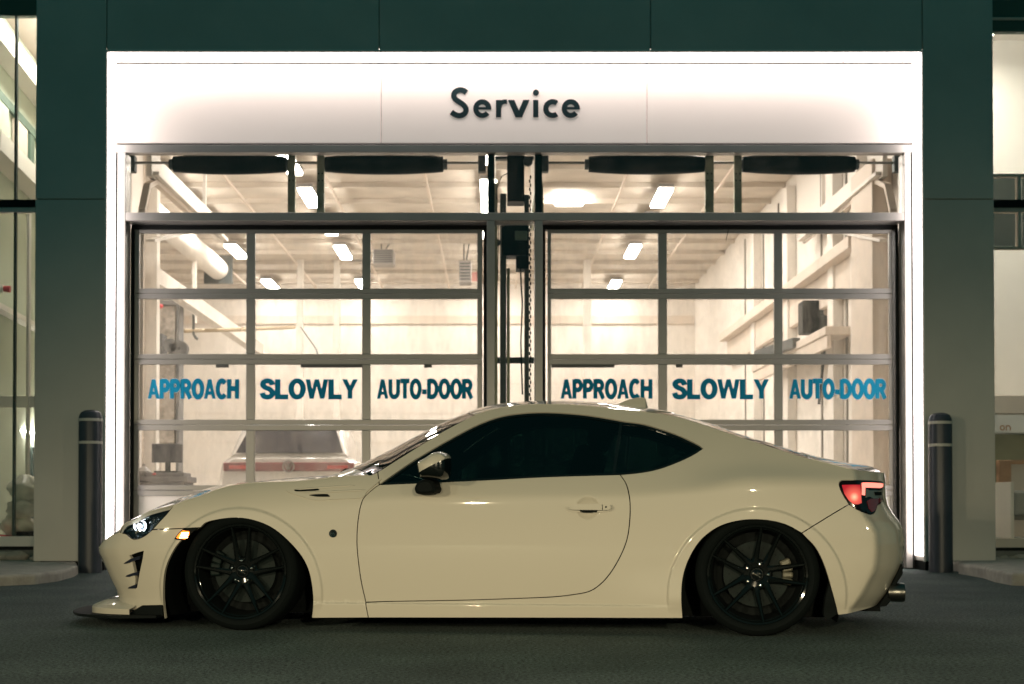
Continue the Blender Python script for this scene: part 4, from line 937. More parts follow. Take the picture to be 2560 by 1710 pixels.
rear_bumper = seamR+tl_low[1:]+tail_pts[1:]+TR(pc([(1410, 1370), (1272, 1397)]))+arcR2[::-1][1:-1]
fog = TR(pd([(570, 768), (650, 745), (802, 702), (790, 780), (768, 880), (745, 990), (728, 1090), (718, 1140), (625, 1142), (700, 1095), (712, 1010), (600, 1002), (690, 955), (672, 850), (572, 846), (665, 785)]))
fog_h = TR(pd([(640, 758), (720, 728), (800, 705), (788, 790), (766, 890), (744, 1000), (722, 1135), (706, 1130), (712, 1030), (700, 950), (680, 850), (660, 790)]))
marker = TR(pa([(655, 946), (680, 912), (712, 881), (800, 878), (770, 900), (742, 926), (718, 954)]))
lift('front_bumper', front_bumper, CP, grid=.016, holes=[fog_h], sides=BOTH, back=True)
fen = lift('fender', fender, CP, grid=.02, sides=BOTH, back=True)
ex = [(hu+.008*i, hz+.008*j) for i in range(-9, 10) for j in range(-9, 10)]
doors = lift('door', door, CP, grid=.024, sides=BOTH, back=True, extra=ex)
lift('body_side', body_side, CP, grid=.018, sides=BOTH, back=True)
lift('rear_bumper', rear_bumper, CP, grid=.014, sides=BOTH, back=True)
# ---- side glass
opening = win_low[::-1]+win_tail[::-1][1:]+win_top[::-1][1:-1]
div = TR(pb([(1645, 258), (1600, 563)]))
gin = inset(resample(opening, .02), .012)
dl = lambda z: div[0][0]+(div[1][0]-div[0][0])*(div[0][1]-z)/(div[0][1]-div[1][1])
def clip(poly, side):
    out = []
    for i in range(len(poly)):
        a, b = poly[i], poly[(i+1) % len(poly)]; fa = (a[0]-dl(a[1])+side*.009)*-side; fb = (b[0]-dl(b[1])+side*.009)*-side
        # side=+1 keeps the front glass, -1 the rear glass
        if fa > 0: out.append(a)
        if fa*fb < 0: t = fa/(fa-fb); out.append((a[0]+(b[0]-a[0])*t, a[1]+(b[1]-a[1])*t))
    return out
gF, gR = clip(gin, 1), clip(gin, -1)
mir_u = trace(*pb([(330, 600)])[0])[0]
gF = [p for p in gF]
tipc = [p for p in gF if p[0] > mir_u-.03]
lift('window_trim', opening, GB, off=-.004, depth=.012, grid=.02, gap=.001, holes=[gF, gR], sides=BOTH)
lift('side_window', gF, TG, off=-.0075, depth=0, grid=.03, gap=.0, sides=BOTH)
lift('quarter_window', gR, TG, off=-.0075, depth=0, grid=.03, gap=.0, sides=BOTH)
# ---- top: hood, windscreen, roof, rear window, boot lid
def uline(pxe, pxc): return trace(*pxe)[0], uz(*pxc, 0)[0]
def plan(ue, uc): return lambda w: uc+(ue-uc)*min(1, abs(w)/we(ue))**2
L0 = plan(u_nose+.005, u_nose-.05+.055)
L1 = plan(trace(*pb([(150, 566)])[0])[0], uz(*pa([(1722, 566)])[0], 0)[0]-.03)
L2 = plan(trace(*pb([(775, 209)])[0])[0], trace(*pb([(775, 209)])[0])[0]-.10)
L3 = plan(trace(*pc([(250, 203)])[0])[0]-.10, trace(*pc([(250, 203)])[0])[0]+.05)
L4 = plan(trace(*pc([(1150, 478)])[0])[0]-.03, trace(*pc([(1075, 452)])[0])[0]+.03)
L5 = plan(u_tail-.004, u_tail-.004)
def topzone(a, b, inn=.0):
    def w_at(u): return we(u)-inn
    P = []
    n = 16
    # edge points where each line meets the side
    def edge(L, s):
        u = L(.6)
        for _ in range(12): u = L(w_at(u))
        return u
    ua, ub = edge(a, 1), edge(b, 1)
    wa, wb_ = w_at(ua), w_at(ub)
    P += [(a(wa*(-1+2*i/n)), wa*(-1+2*i/n)) for i in range(n+1)]
    m = max(4, int((ub-ua)/.03)); P += [(ua+(ub-ua)*i/m, w_at(ua+(ub-ua)*i/m)) for i in range(1, m)]
    P += [(b(wb_*(1-2*i/n)), wb_*(1-2*i/n)) for i in range(n+1)]
    P += [(ub+(ua-ub)*i/m, -w_at(ub+(ua-ub)*i/m)) for i in range(1, m)]
    return P
hood = lift('hood', topzone(L0, L1), CP, top=True, grid=.03, gap=.003, back=True)
lift('windscreen', topzone(L1, L2, .010), WG, top=True, grid=.04, gap=.008, off=-.004, depth=0)
wt = topzone(L1, L2)
lift('windscreen_trim', wt, GB, top=True, grid=.03, gap=.001, off=-.006, depth=.01, holes=[inset(resample(topzone(L1, L2, .010), .03), .008)])
lift('roof', topzone(L2, L3), CP, top=True, grid=.035, gap=.002, back=True)
rt = topzone(L3, L4)
lift('rear_window', topzone(L3, L4, .03), glass('rear_tinted_glass', (.12, .16, .15), 1.5), top=True, grid=.035, gap=.006, off=-.004, depth=0)
lift('rear_window_trim', rt, GB, top=True, grid=.03, gap=.001, off=-.006, depth=.01, holes=[inset(resample(topzone(L3, L4, .03), .03), .02)])
lift('boot_lid', topzone(L4, L5), CP, top=True, grid=.028, gap=.003, back=True)
# ---- nose and tail faces
def face(name, side, zs, uf, bulge, mat, z2mat=None):
    bm = NB(); n = 20; R = []
    for z in zs:
        u0 = uf(z); w0 = wf(u0, z)-.004
        R.append([bm.verts.new((u0+side*bulge*(1-(abs(2*i/n-1))**2.2), -w0*(2*i/n-1), z)) for i in range(n+1)])
    for a, b in zip(R, R[1:]):
        for i in range(n): bm.faces.new((a[i], a[i+1], b[i+1], b[i]))
    cap = [v for v in R[0]]; bm.faces.new(cap)
    return obj(name, bm, mat, car, smooth='auto')
zt_ = T(u_nose); zn = nose[-1][1]
face('nose_face', -1, [zt_-.001-(.10)*i/6 for i in range(7)], lambda z: nz(z)+.003, .10, CP)
face('lower_grille', -1, [zt_-.102-(zt_-.102-.15)*i/8 for i in range(9)], lambda z: nz(z)+.004, .085, SB)
ztl = T(u_tail); zbm = tail[-1][1]
face('tail_face', 1, [ztl-.001-(ztl-.001-.30)*i/12 for i in range(13)], lambda z: tz(z)-.003, .07, CP)
face('diffuser', 1, [.305-(.305-.13)*i/8 for i in range(9)], lambda z: tz(z)-.002+max(0, (.30-z))*.10, .05, SB)
# ---- front lip and splitter
def planslab(name, pts, z0f, z1f, mat, bev=0):
    # pts: list of (u,w) from nose centre to the side; mirrored, top and bottom heights from functions
    full = pts+[(u, -w) for u, w in pts[::-1] if w > .001]
    bm = NB(); lo = [bm.verts.new((u, -w, z0f(u))) for u, w in full]; hi = [bm.verts.new((u, -w, z1f(u))) for u, w in full]
    bm.faces.new(lo); bm.faces.new(hi); n = len(full)
    for i in range(n): bm.faces.new((lo[i], lo[(i+1) % n], hi[(i+1) % n], hi[i]))
    return obj(name, bm, mat, car, bevel=bev)
lt = uz(*pd([(172, 1368)])[0], .62); sp0 = uz(*pd([(16, 1412)])[0], .45); le = uz(*pd([(495, 1292)])[0], .66)
sz0 = uz(*pd([(20, 1430)])[0], .45)[1]; sz1 = uz(*pd([(1030, 1490)])[0], .86)[1]
ub_ = trace(*pd([(1030, 1400)])[0])[0]
lipc = [(lt[0]-.10, 0), (lt[0]-.09, .25), (lt[0]-.055, .45), (lt[0], .60), (lt[0]+.10, .70), (lt[0]+.28, .775), (ub_-.2, .82), (ub_-.2, 0)]
bm = NB()   # white chin: a sloping shelf from the grille foot out to the lip edge
R = []
for (u, w), q in zip([(lt[0]-.10, 0), (lt[0]-.09, .25), (lt[0]-.055, .45), (lt[0], .60), (lt[0]+.05, .66), (lt[0]+.14, .73), (lt[0]+.28, .79)], range(7)):
    t = q/6; zi = le[1]+.026*(1-t)-.004*t; ui = max(le[0]-.06+.05*t, u+.05)
    R.append([(u, w, lt[1]-.030), (u, w, lt[1]+.003), (u+.02, w*.985, lt[1]+.014), ((u+ui)/2+.005, w*.94, (lt[1]+zi)/2+.014), (ui, w*.86, zi)])
R = [[(u, -w, z) for u, w, z in r] for r in R[::-1]]+R[1:]
V = [[bm.verts.new((u, -w, z)) for u, w, z in r] for r in R]
for a, b in zip(V, V[1:]):
    for i in range(4): bm.faces.new((a[i], a[i+1], b[i+1], b[i]))
obj('chin', bm, CP, car, smooth='auto')
zs_ = lambda u: sz0+(sz1-sz0)*max(0, min(1, (u-sp0[0])/(ub_-sp0[0])))
spl = [(sp0[0]-.09, 0), (sp0[0]-.085, .2), (sp0[0]-.05, .38), (sp0[0], .50), (sp0[0]+.08, .64), (sp0[0]+.2, .76), (sp0[0]+.34, .835), (ub_-.25, .868), (ub_-.01, .872), (ub_-.01, 0)]
planslab('splitter', catmull(spl[:-1], 4)+[spl[-1]], lambda u: zs_(u)-.004, lambda u: zs_(u)+.010, SB, .002)
wing = TR(pd([(640, 1440), (700, 1410), (785, 1356), (1030, 1350), (1040, 1470), (640, 1468)]))
lift('splitter_winglet', wing, SB, off=.006, depth=.03, grid=.02, gap=0, sides=BOTH)
# ---- headlamps
def redglow(u, z):
    m = emis('red_lit', (1, .03, .03), 1.0); n, l = m.node_tree.nodes, m.node_tree.links
    tc = n.new('ShaderNodeTexCoord'); sx = n.new('ShaderNodeSeparateXYZ'); cb = n.new('ShaderNodeCombineXYZ'); vd = n.new('ShaderNodeVectorMath'); vd.operation = 'DISTANCE'
    l.new(tc.outputs['Object'], sx.inputs[0]); l.new(sx.outputs[0], cb.inputs[0]); l.new(sx.outputs[2], cb.inputs[2]); l.new(cb.outputs[0], vd.inputs[0]); vd.inputs[1].default_value = (u, 0, z)
    r = n.new('ShaderNodeValToRGB'); e = r.color_ramp.elements; e[0].position = 0; e[0].color = (1.6, .75, .45, 1); e[1].position = .06; e[1].color = (.50, .022, .03, 1)
    k = r.color_ramp.elements.new(.022); k.color = (1.0, .16, .11, 1)
    l.new(vd.outputs['Value'], r.inputs['Fac']); em = n['Emission']; l.new(r.outputs[0], em.inputs[0]); return m
HB = M('lamp_bowl', (.10, .12, .14), .16, .9)
for s in (1, -1):
    hd = lift('headlight', headlight, LENS, off=.0, depth=0, grid=.02, gap=.003, sides=(s,))[0]
    lift('lamp_bowl', headlight, HB, off=-.05, depth=-.045, grid=.02, gap=.004, sides=(s,), parent=hd)
    def lp(x, y, d=.03):
        u, z = trace(*pd([(x, y)])[0]); return Vector((u, -s*(wf(u, z)-d), z))
    bm = NB(); bmesh.ops.create_uvsphere(bm, u_segments=20, v_segments=12, radius=.012, matrix=Matrix.Translation(lp(735, 405, .020))); obj('projector', bm, emis('xenon', (.90, .95, 1), 22), hd, smooth=True)
    bm = NB(); lathe(bm, [(.026, -.006), (.034, -.010), (.042, .0), (.030, .012)], c=lp(740, 405, .032), axis='y', n=28, closed=True); obj('chrome_ring', bm, CH, hd, smooth='auto')
    bm = NB(); lathe(bm, [(.012, .0), (.022, .010), (.026, .0), (.014, -.01)], c=lp(735, 505, .028), axis='y', n=20, closed=True); obj('chrome_reflector', bm, CH, hd, smooth='auto')
    bm = NB()
    for a, b in (((560, 440), (680, 350)), ((590, 470), (650, 440)), ((660, 350), (860, 300)), ((860, 355), (900, 370)), ((900, 400), (950, 385)), ((760, 470), (830, 490)), ((600, 400), (640, 375))): bar(bm, lp(*a, .022), lp(*b, .022), .006, .012)
    obj('chrome_trim', bm, CH, hd, bevel=.002)
    bm = NB(); c = lp(930, 337, .018); lathe(bm, [(.0165, -.001), (.018, -.002), (.0185, .001), (.0165, .001)], c=c, axis='y', n=28, closed=True)
    for dx, gl in ((-.0075, arc(0, .004, .0035, .0035, 0, 350, 12)+[] ), (-.0075, arc(0, -.004, .004, .004, 0, 350, 12)), (.006, arc(0, -.0035, .004, .004, 0, 350, 12)), (.006, [(-.0035, -.002), (.001, .008)])):
        P = [Vector((c.x+dx+p[0], c.y-s*.001, c.z+p[1])) for p in gl]; tube(bm, P, .0011, 5)
    obj('number_badge', bm, CH, hd)
    mk = lift('side_marker', marker, SB, off=.003, depth=.01, grid=.012, gap=0, sides=(s,))[0]
    am = TR(pa([(672, 940), (690, 915), (712, 896), (745, 898), (746, 920), (722, 946)])); lift('amber_lens', am, emis('amber_lit', (1, .20, .02), 3.2), off=.006, depth=.004, grid=.012, gap=0, sides=(s,), parent=mk)
    bm = NB()
    for k in range(3):
        a0, b0 = (690+k*6, 936-k*13), (738+k*3, 934-k*13)
        q = []
        for X_, Y_ in (a0, b0): u, z = trace(*pa([(X_, Y_)])[0]); q.append(Vector((u, -s*(wf(u, z)+.010), z)))
        tube(bm, q, .0035, 8)
    obj('lamp_filament', bm, emis('amber_core', (1, .55, .25), 9), mk)
    # fog opening with three fins
    fg = lift('fog_recess', inset(fog_h, -.01), SB, off=-.05, depth=-.048, grid=.02, gap=0, sides=(s,))[0]
    for pts in ([(572, 850), (590, 835), (660, 790), (770, 760), (760, 800), (690, 815), (640, 838), (600, 850)], [(597, 1002), (612, 985), (690, 957), (745, 950), (740, 985), (680, 992), (640, 1005)], [(624, 1142), (640, 1125), (715, 1095), (722, 1120), (716, 1142)]):
        lift('fog_fin', TR(pd(pts)), M('fin_black', (.012, .016, .03), .3) if 'fin_black' not in bpy.data.materials else bpy.data.materials['fin_black'], off=.006, depth=.035, grid=.012, gap=0, sides=(s,), parent=fg)
    # tail lamp
    tlp = tl_up[::-1]+tl_low[1:]+[(tl_low[-1][0], (tl_low[-1][1]+tl_up[-1][1])/2)]
    def pe(p): return [(2060+x/7.126, 1140+y/7.126) for x, y in p]
    tl = lift('taillight', tlp, M('lamp_black', (.006, .003, .004), .12, spec=.3) if 'lamp_black' not in bpy.data.materials else bpy.data.materials['lamp_black'], off=.001, depth=.03, grid=.012, gap=.001, sides=(s,))[0]
    red = bpy.data.materials.get('red_lit') or redglow(*trace(*pe([(540, 730)])[0])); pk = bpy.data.materials.get('pink_lit') or emis('pink_lit', (1, .22, .16), 2.2)
    lift('red_lens', TR(pe([(318, 520), (460, 516), (632, 515), (650, 700), (660, 840), (600, 862), (520, 858), (440, 790), (360, 670)])), red, off=.004, depth=.004, grid=.012, gap=0, sides=(s,), parent=tl)
    lift('light_bar', TR(pe([(668, 480), (760, 478), (900, 484), (1000, 492), (1035, 500), (1030, 550), (990, 570), (880, 566), (715, 562), (712, 700), (668, 690)])), pk, off=.006, depth=.005, grid=.01, gap=0, sides=(s,), parent=tl)
    lift('clear_lamp', TR(pe([(730, 580), (800, 612), (1020, 618), (1025, 740), (940, 752), (880, 760), (800, 720), (740, 740)])), M('lamp_chrome', (.45, .42, .38), .28, .8) if 'lamp_chrome' not in bpy.data.materials else bpy.data.materials['lamp_chrome'], off=.003, depth=.003, grid=.012, gap=0, sides=(s,), parent=tl)
    lift('dark_window', TR(pe([(880, 640), (1005, 636), (1005, 700), (900, 705)])), SB, off=.006, depth=.002, grid=.012, gap=0, sides=(s,), parent=tl)
    lift('lower_prism', TR(pe([(760, 800), (830, 760), (910, 762), (1030, 745), (1035, 790), (950, 855), (900, 980), (850, 1000), (790, 930)])), M('deep_red', (.16, .012, .02), .1, coat=1) if 'deep_red' not in bpy.data.materials else bpy.data.materials['deep_red'], off=.003, depth=.002, grid=.012, gap=0, sides=(s,), parent=tl)
    # fender vent with two slots
    def pf(p): return [(700+x/7.838, 1160+y/7.838) for x, y in p]
    vt = lift('fender_vent', TR(catmull(pf([(130, 530), (150, 490), (210, 460), (600, 430), (1100, 385), (1900, 312), (1960, 330), (1700, 560), (1610, 668), (1200, 690), (800, 712), (620, 700), (420, 640), (230, 580)]), 3, True)), CP, off=.006, depth=.008, grid=.012, gap=0, sides=(s,))[0]
    lift('vent_slot', TR(catmull(pf([(285, 525), (330, 507), (480, 495), (660, 483), (735, 492), (780, 516), (740, 530), (600, 540), (340, 548)]), 3, True)), SB, off=.0072, depth=.003, grid=.01, gap=0, sides=(s,), parent=vt)
    lift('vent_slot', TR(catmull(pf([(578, 620), (680, 602), (900, 595), (950, 608), (985, 645), (900, 650), (740, 648), (660, 638)]), 3, True)), SB, off=.0072, depth=.003, grid=.01, gap=0, sides=(s,), parent=vt)
    bm = NB()
    for a, b in (((400, 575), (1720, 510)), ((240, 505), (1500, 420))):
        q = []
        for t in range(9): X_, Y_ = a[0]+(b[0]-a[0])*t/8, a[1]+(b[1]-a[1])*t/8; u, z = trace(*pf([(X_, Y_)])[0]); q.append(Vector((u, -s*(wf(u, z)+.0045), z)))
        tube(bm, q, [.0015]+[.006]*7+[.0015], 8)
    obj('vent_rib', bm, CP, vt, smooth=True)
    # round fender badge
    u, z = trace(*pf([(1040, 1362)])[0]); c = Vector((u, -s*(wf(u, z)+.001), z)); dy = -s
    bd = empty('fender_badge'); bd.parent = car; bd.location = c
    bm = NB(); lathe(bm, [(.0001, .004*dy), (.0195, .004*dy), (.0205, 0)], axis='y', n=28); obj('badge_disc', bm, GB, bd, smooth='auto')
    bm = NB(); tube(bm, [Vector((p[0], .0045*dy, p[1])) for p in arc(0, 0, .017, .017, 0, 350, 24)], .001, 5)
    for gl in (arc(-.006, .0045, .004, .004, 0, 350, 12), arc(-.006, -.0045, .0048, .0048, 0, 350, 12), arc(.006, -.004, .0048, .0048, 0, 350, 12), [(.0015, -.002), (.007, .009)]): tube(bm, [Vector((p[0], .0045*dy, p[1])) for p in gl], .0011, 5)
    obj('badge_number', bm, CH, bd)
    # door handle
    dr = doors[0 if s == 1 else 1]
    def pg(p): return [(1390+x/13.044, 1230+y/13.044) for x, y in p]
    flat = wf(hu-.1, hz)
    def hfn(a, b): return wf(a, b) if math.hypot((a-hu)/.056, (b-hz)/.056) > 1 else (wf(hu-.058, b)+wf(hu+.058, b))/2
    lift('handle_surround', TR(catmull(pg([(340, 520), (400, 440), (520, 395), (1000, 385), (1550, 370), (1780, 390), (1850, 480), (1830, 580), (1700, 640), (1200, 670), (800, 668), (480, 640), (380, 590)]), 3, True)), CP, off=.006, depth=.012, grid=.008, gap=0, sides=(s,), parent=dr, fn=hfn, holes=[TR(catmull(pg([(760, 400), (1350, 400), (1380, 640), (760, 640)]), 1, True))] if 0 else ())
    lift('door_handle', TR(catmull(pg([(440, 470), (620, 430), (1000, 408), (1510, 398), (1515, 590), (1000, 585), (600, 580), (450, 560)]), 1, True)), CP, off=.032, depth=.018, grid=.01, gap=0, sides=(s,), parent=dr, fn=hfn)
    lift('handle_underside', TR(pg([(780, 585), (1380, 590), (1330, 655), (1100, 672), (900, 668), (790, 640)])), SB, off=.0075, depth=.003, grid=.01, gap=0, sides=(s,), parent=dr, fn=hfn)
    lift('lock_cap', TR(catmull(pg([(1532, 400), (1760, 415), (1800, 480), (1790, 560), (1700, 585), (1532, 590)]), 1, True)), CP, off=.026, depth=.014, grid=.01, gap=0, sides=(s,), parent=dr, fn=hfn)
    u, z = trace(*pg([(1638, 487)])[0]); bm = NB(); lathe(bm, [(.0001, 0), (.0028, 0), (.0028, .0008*dy), (.0045, .0008*dy), (.0045, -.0005*dy)], c=(u, -s*(hfn(u, z)+.0265), z), axis='y', n=16); obj('key_lock', bm, DK, dr)
    # mud flap behind the rear wheel
    mf = TR(pc([(1228, 1190), (1252, 1188), (1268, 1280), (1272, 1392), (1210, 1432), (1188, 1400), (1200, 1300)]))
    lift('mud_flap', mf, SB, off=-.012, depth=.03, grid=.03, gap=0, sides=(s,))
# ---- mirrors
def mirror(s):
    def pm(x, y, w): u, z = uz(1020+x/10.456, 1110+y/10.456, w); return Vector((u, -s*w, z))
    mr_ = empty('door_mirror'); mr_.parent = car
    prof = [(275, 485), (480, 360), (670, 232), (780, 205), (900, 205), (1010, 250), (1070, 320), (1085, 420), (1085, 700), (1050, 860), (980, 920), (830, 930), (560, 900), (400, 900), (320, 840), (285, 680)]
    secs = []
    cx, cy = 690, 560
    for w, k, dx in ((.86, .62, 30), (.885, .86, 20), (.93, .99, 5), (.98, 1.0, 0), (1.02, .95, -4), (1.05, .82, -8), (1.065, .55, -12), (1.07, .15, -12)):
        secs.append([pm(cx+(x-cx)*k+dx, cy+(y-cy)*k, .985)*1 for x, y in catmull(prof, 3, True)])
        for v in secs[-1]: v.y = -s*w
    # white cap above the sloping split line, black shell below
    bm = NB(); R = [[bm.verts.new(p) for p in q] for q in secs]; n = len(R[0])
    for a, b in zip(R, R[1:]):
        for k in range(n): bm.faces.new((a[k], a[(k+1) % n], b[(k+1) % n], b[k]))
    bm.faces.new(R[0][::-1]); bm.faces.new(R[-1])
    bmesh.ops.recalc_face_normals(bm, faces=bm.faces[:])
    p1_, p2_, p3_ = pm(315, 810, .98), pm(640, 600, .98), pm(1060, 430, .98)
    def above(c):
        if c.x < p2_.x: l = p1_.z+(p2_.z-p1_.z)*(c.x-p1_.x)/(p2_.x-p1_.x)
        else: l = p2_.z+(p3_.z-p2_.z)*(c.x-p2_.x)/(p3_.x-p2_.x)
        return c.z-l
    bmesh.ops.bisect_plane(bm, geom=bm.verts[:]+bm.edges[:]+bm.faces[:], plane_co=p2_, plane_no=Vector(((p3_.z-p1_.z), 0, -(p3_.x-p1_.x))).normalized())
    b2 = bm.copy()
    nrm = Vector((-(p3_.z-p1_.z), 0, (p3_.x-p1_.x))); 
    bmesh.ops.delete(bm, geom=[f for f in bm.faces if (f.calc_center_median()-p2_).dot(nrm) < 0], context='FACES')
    bmesh.ops.delete(b2, geom=[f for f in b2.faces if (f.calc_center_median()-p2_).dot(nrm) >= 0], context='FACES')
    obj('mirror_cap', bm, CP, mr_, smooth='auto'); obj('mirror_shell', b2, GB, mr_, smooth='auto')
    # foot on the door
    ft = [(230, 1020), (330, 940), (500, 900), (700, 960), (760, 1100), (800, 1180), (770, 1270), (650, 1310), (400, 1325), (240, 1310), (175, 1240), (170, 1140)]
    sec = []
    for w, k in ((.80, 1.0), (.86, 1.0), (.92, .98), (.955, .88), (.968, .6)):
        q = [pm(470+(x-470)*k, 1130+(y-1130)*k, .93) for x, y in catmull(ft, 3, True)]
        for v in q: v.y = -s*w
        sec.append(q)
    bm = NB(); R = [[bm.verts.new(p) for p in q] for q in sec]; n = len(R[0])
    for a, b in zip(R, R[1:]):
        for k in range(n): bm.faces.new((a[k], a[(k+1) % n], b[(k+1) % n], b[k]))
    bm.faces.new(R[-1]); obj('mirror_foot', bm, SB, mr_, smooth='auto')
mirror(1); mirror(-1)
# ---- antenna fin
fa, fb, fc_ = [uz(*pb([p])[0], 0) for p in ((1620, 150), (1790, 110), (1807, 172))]
bm = NB(); R = []
prof = [uz(*p, 0) for p in catmull(pb([(1612, 150), (1680, 121), (1748, 104), (1788, 109), (1797, 130), (1807, 172)]), 4)]
for s in (1, -1): R.append([bm.verts.new((u, -s*(.026*max(.0, (1-((z-Zt(u, 0))/.035)))**.7 if False else .004), z)) for u, z in prof])
base = [[bm.verts.new((u, -s*(.028*math.sin(math.pi*min(.96, (i+1)/(len(prof)+1)))+.004), Zt(u, 0)-.004)) for i, (u, z) in enumerate(prof)] for s in (1, -1)]
for i in range(len(prof)-1):
    bm.faces.new((R[0][i], R[0][i+1], R[1][i+1], R[1][i]))
    for k in (0, 1): bm.faces.new((R[k][i], R[k][i+1], base[k][i+1], base[k][i]))
bm.faces.new((R[0][-1], R[1][-1], base[1][-1], base[0][-1])); bm.faces.new((R[0][0], R[1][0], base[1][0], base[0][0]))
obj('antenna_fin', bm, CP, car, smooth='auto')
# ---- wipers at the windscreen foot
q = uz(*pa([(1655, 560)])[0], .35)
for w in (.30, -.25):
    bm = NB(); bar(bm, (q[0]-.03, -w, q[1]+.0), (q[0]+.01, -w, q[1]+.028), .02, .014); bar(bm, (q[0]+.01, -w, q[1]+.028), (q[0]+.035, -w+.02, q[1]+.002), .03, .012)
    bar(bm, (q[0]+.03, -w, q[1]+.006), (q[0]+.10, -w+.45, q[1]+.02), .012, .012); obj('wiper', bm, SB, car)
# ---- exhaust tips
for s in (1, -1):
    a = uz(*pc([(1590, 1262)])[0], .50); b = uz(*pc([(1664, 1262)])[0], .50); r = .0235*1.0; hh = (uz(*pc([(1660, 1205)])[0], .5)[1]-uz(*pc([(1660, 1318)])[0], .5)[1])/2
    bm = NB(); L = b[0]-a[0]
    lathe(bm, [(hh*.86, -.02), (hh*.97, 0), (hh, L*.5), (hh, L-.004), (hh*.97, L), (hh*.90, L-.004), (hh*.86, L*.3), (hh*.86, -.02)], c=(a[0], -s*.50, b[1]), axis='x', n=36); obj('exhaust_tip', bm, M('brushed_steel', (.13, .13, .12), .3, 1.0), car, smooth='auto')
dfp = [uz(*p, .50) for p in pc([(1636, 1100), (1650, 1092), (1652, 1150), (1616, 1205), (1596, 1285), (1556, 1340), (1502, 1346), (1556, 1266), (1596, 1190)])]
bm = NB(); A_ = [bm.verts.new((u, -.53, z)) for u, z in dfp]; B_ = [bm.verts.new((u, .53, z)) for u, z in dfp]; bm.faces.new(A_); bm.faces.new(B_)
for i in range(len(dfp)): bm.faces.new((A_[i], A_[(i+1) % len(dfp)], B_[(i+1) % len(dfp)], B_[i]))
obj('diffuser_edge', bm, SB, car, bevel=.004)
# ---- underbody, wheel wells, cabin
bm = NB()
box(bm, UF-.55, UR+.62, -.50, .50, .10, .46); box(bm, UF+.42, UR-.42, -.80, .80, .085, .46); box(bm, UR+.44, UR+.60, -.50, .50, .16, .45); box(bm, UF-.56, UF-.44, -.70, .70, .09, .40)
obj('underbody', bm, SB, car)
def liner(cu, cz, r, zend):
    n = 30; A = []
    for i in range(n+1):
        a = math.radians(-18+216*i/n); u, z = cu+math.cos(a)*r, cz+math.sin(a)*r
        A.append([(u, wf(u, z)-.02, z), (u, .48, z)])
    for s in (1, -1):
        bm = NB(); V = [[bm.verts.new((u, -s*w, z)) for u, w, z in q] for q in A]
        for a, b in zip(V, V[1:]): bm.faces.new((a[0], a[1], b[1], b[0]))
        bm.faces.new([v[1] for v in V]); obj('wheel_liner', bm, SB, car)
liner(fcu, fcz, .40, 0); liner(rcu, rcz, .40, 0)
cab = M('cabin_black', (.012, .013, .013), .8)
bm = NB(); box(bm, -.72, .84, -.76, .76, .30, .44)
box(bm, -.80, -.42, -.74, .74, .45, .70); box(bm, .95, 1.6, -.46, .46, .50, .74); obj('cabin_floor', bm, cab, car)
def seat(u, w):
    bm = NB()
    for (u0, z0, u1, z1, hw, th) in ((u, .46, u+.46, .50, .24, .14), (u+.44, .48, u+.60, .93, .23, .11), (u+.605, .93, u+.66, 1.06, .11, .08)):
        bar(bm, (u0, -w, z0), (u1, -w, z1), hw*2, th, up=(0, 0, 1)) if abs(z1-z0) < .1 else bar(bm, (u0, -w, z0), (u1, -w, z1), hw*2, th, up=(-1, 0, .3))
    obj('seat', bm, cab, car, bevel=.04, seg=4)
for w in (.36, -.36): seat(-.15, w)
bm = NB(); box(bm, .78, .92, -.55, .55, .45, .84); obj('rear_bench', bm, cab, car, bevel=.04, seg=3)
bm = NB(); c = Vector((-.30, -.36, .74)); ax = Vector((-.9, 0, .35)).normalized(); s_ = Vector((0, 1, 0)); t_ = ax.cross(s_)
tube(bm, [c+(s_*math.cos(a)+t_*math.sin(a))*.18 for a in [i*math.pi/12 for i in range(25)]], .014, 8, False); bar(bm, c-s_*.17, c+s_*.17, .03, .02); bar(bm, c, c+ax*.2, .05, .05); obj('steering_wheel', bm, cab, car)
boxo('cabin_mirror', (-.38, -.35, -.12, .12, 1.02, 1.07), cab, car, bevel=.01)
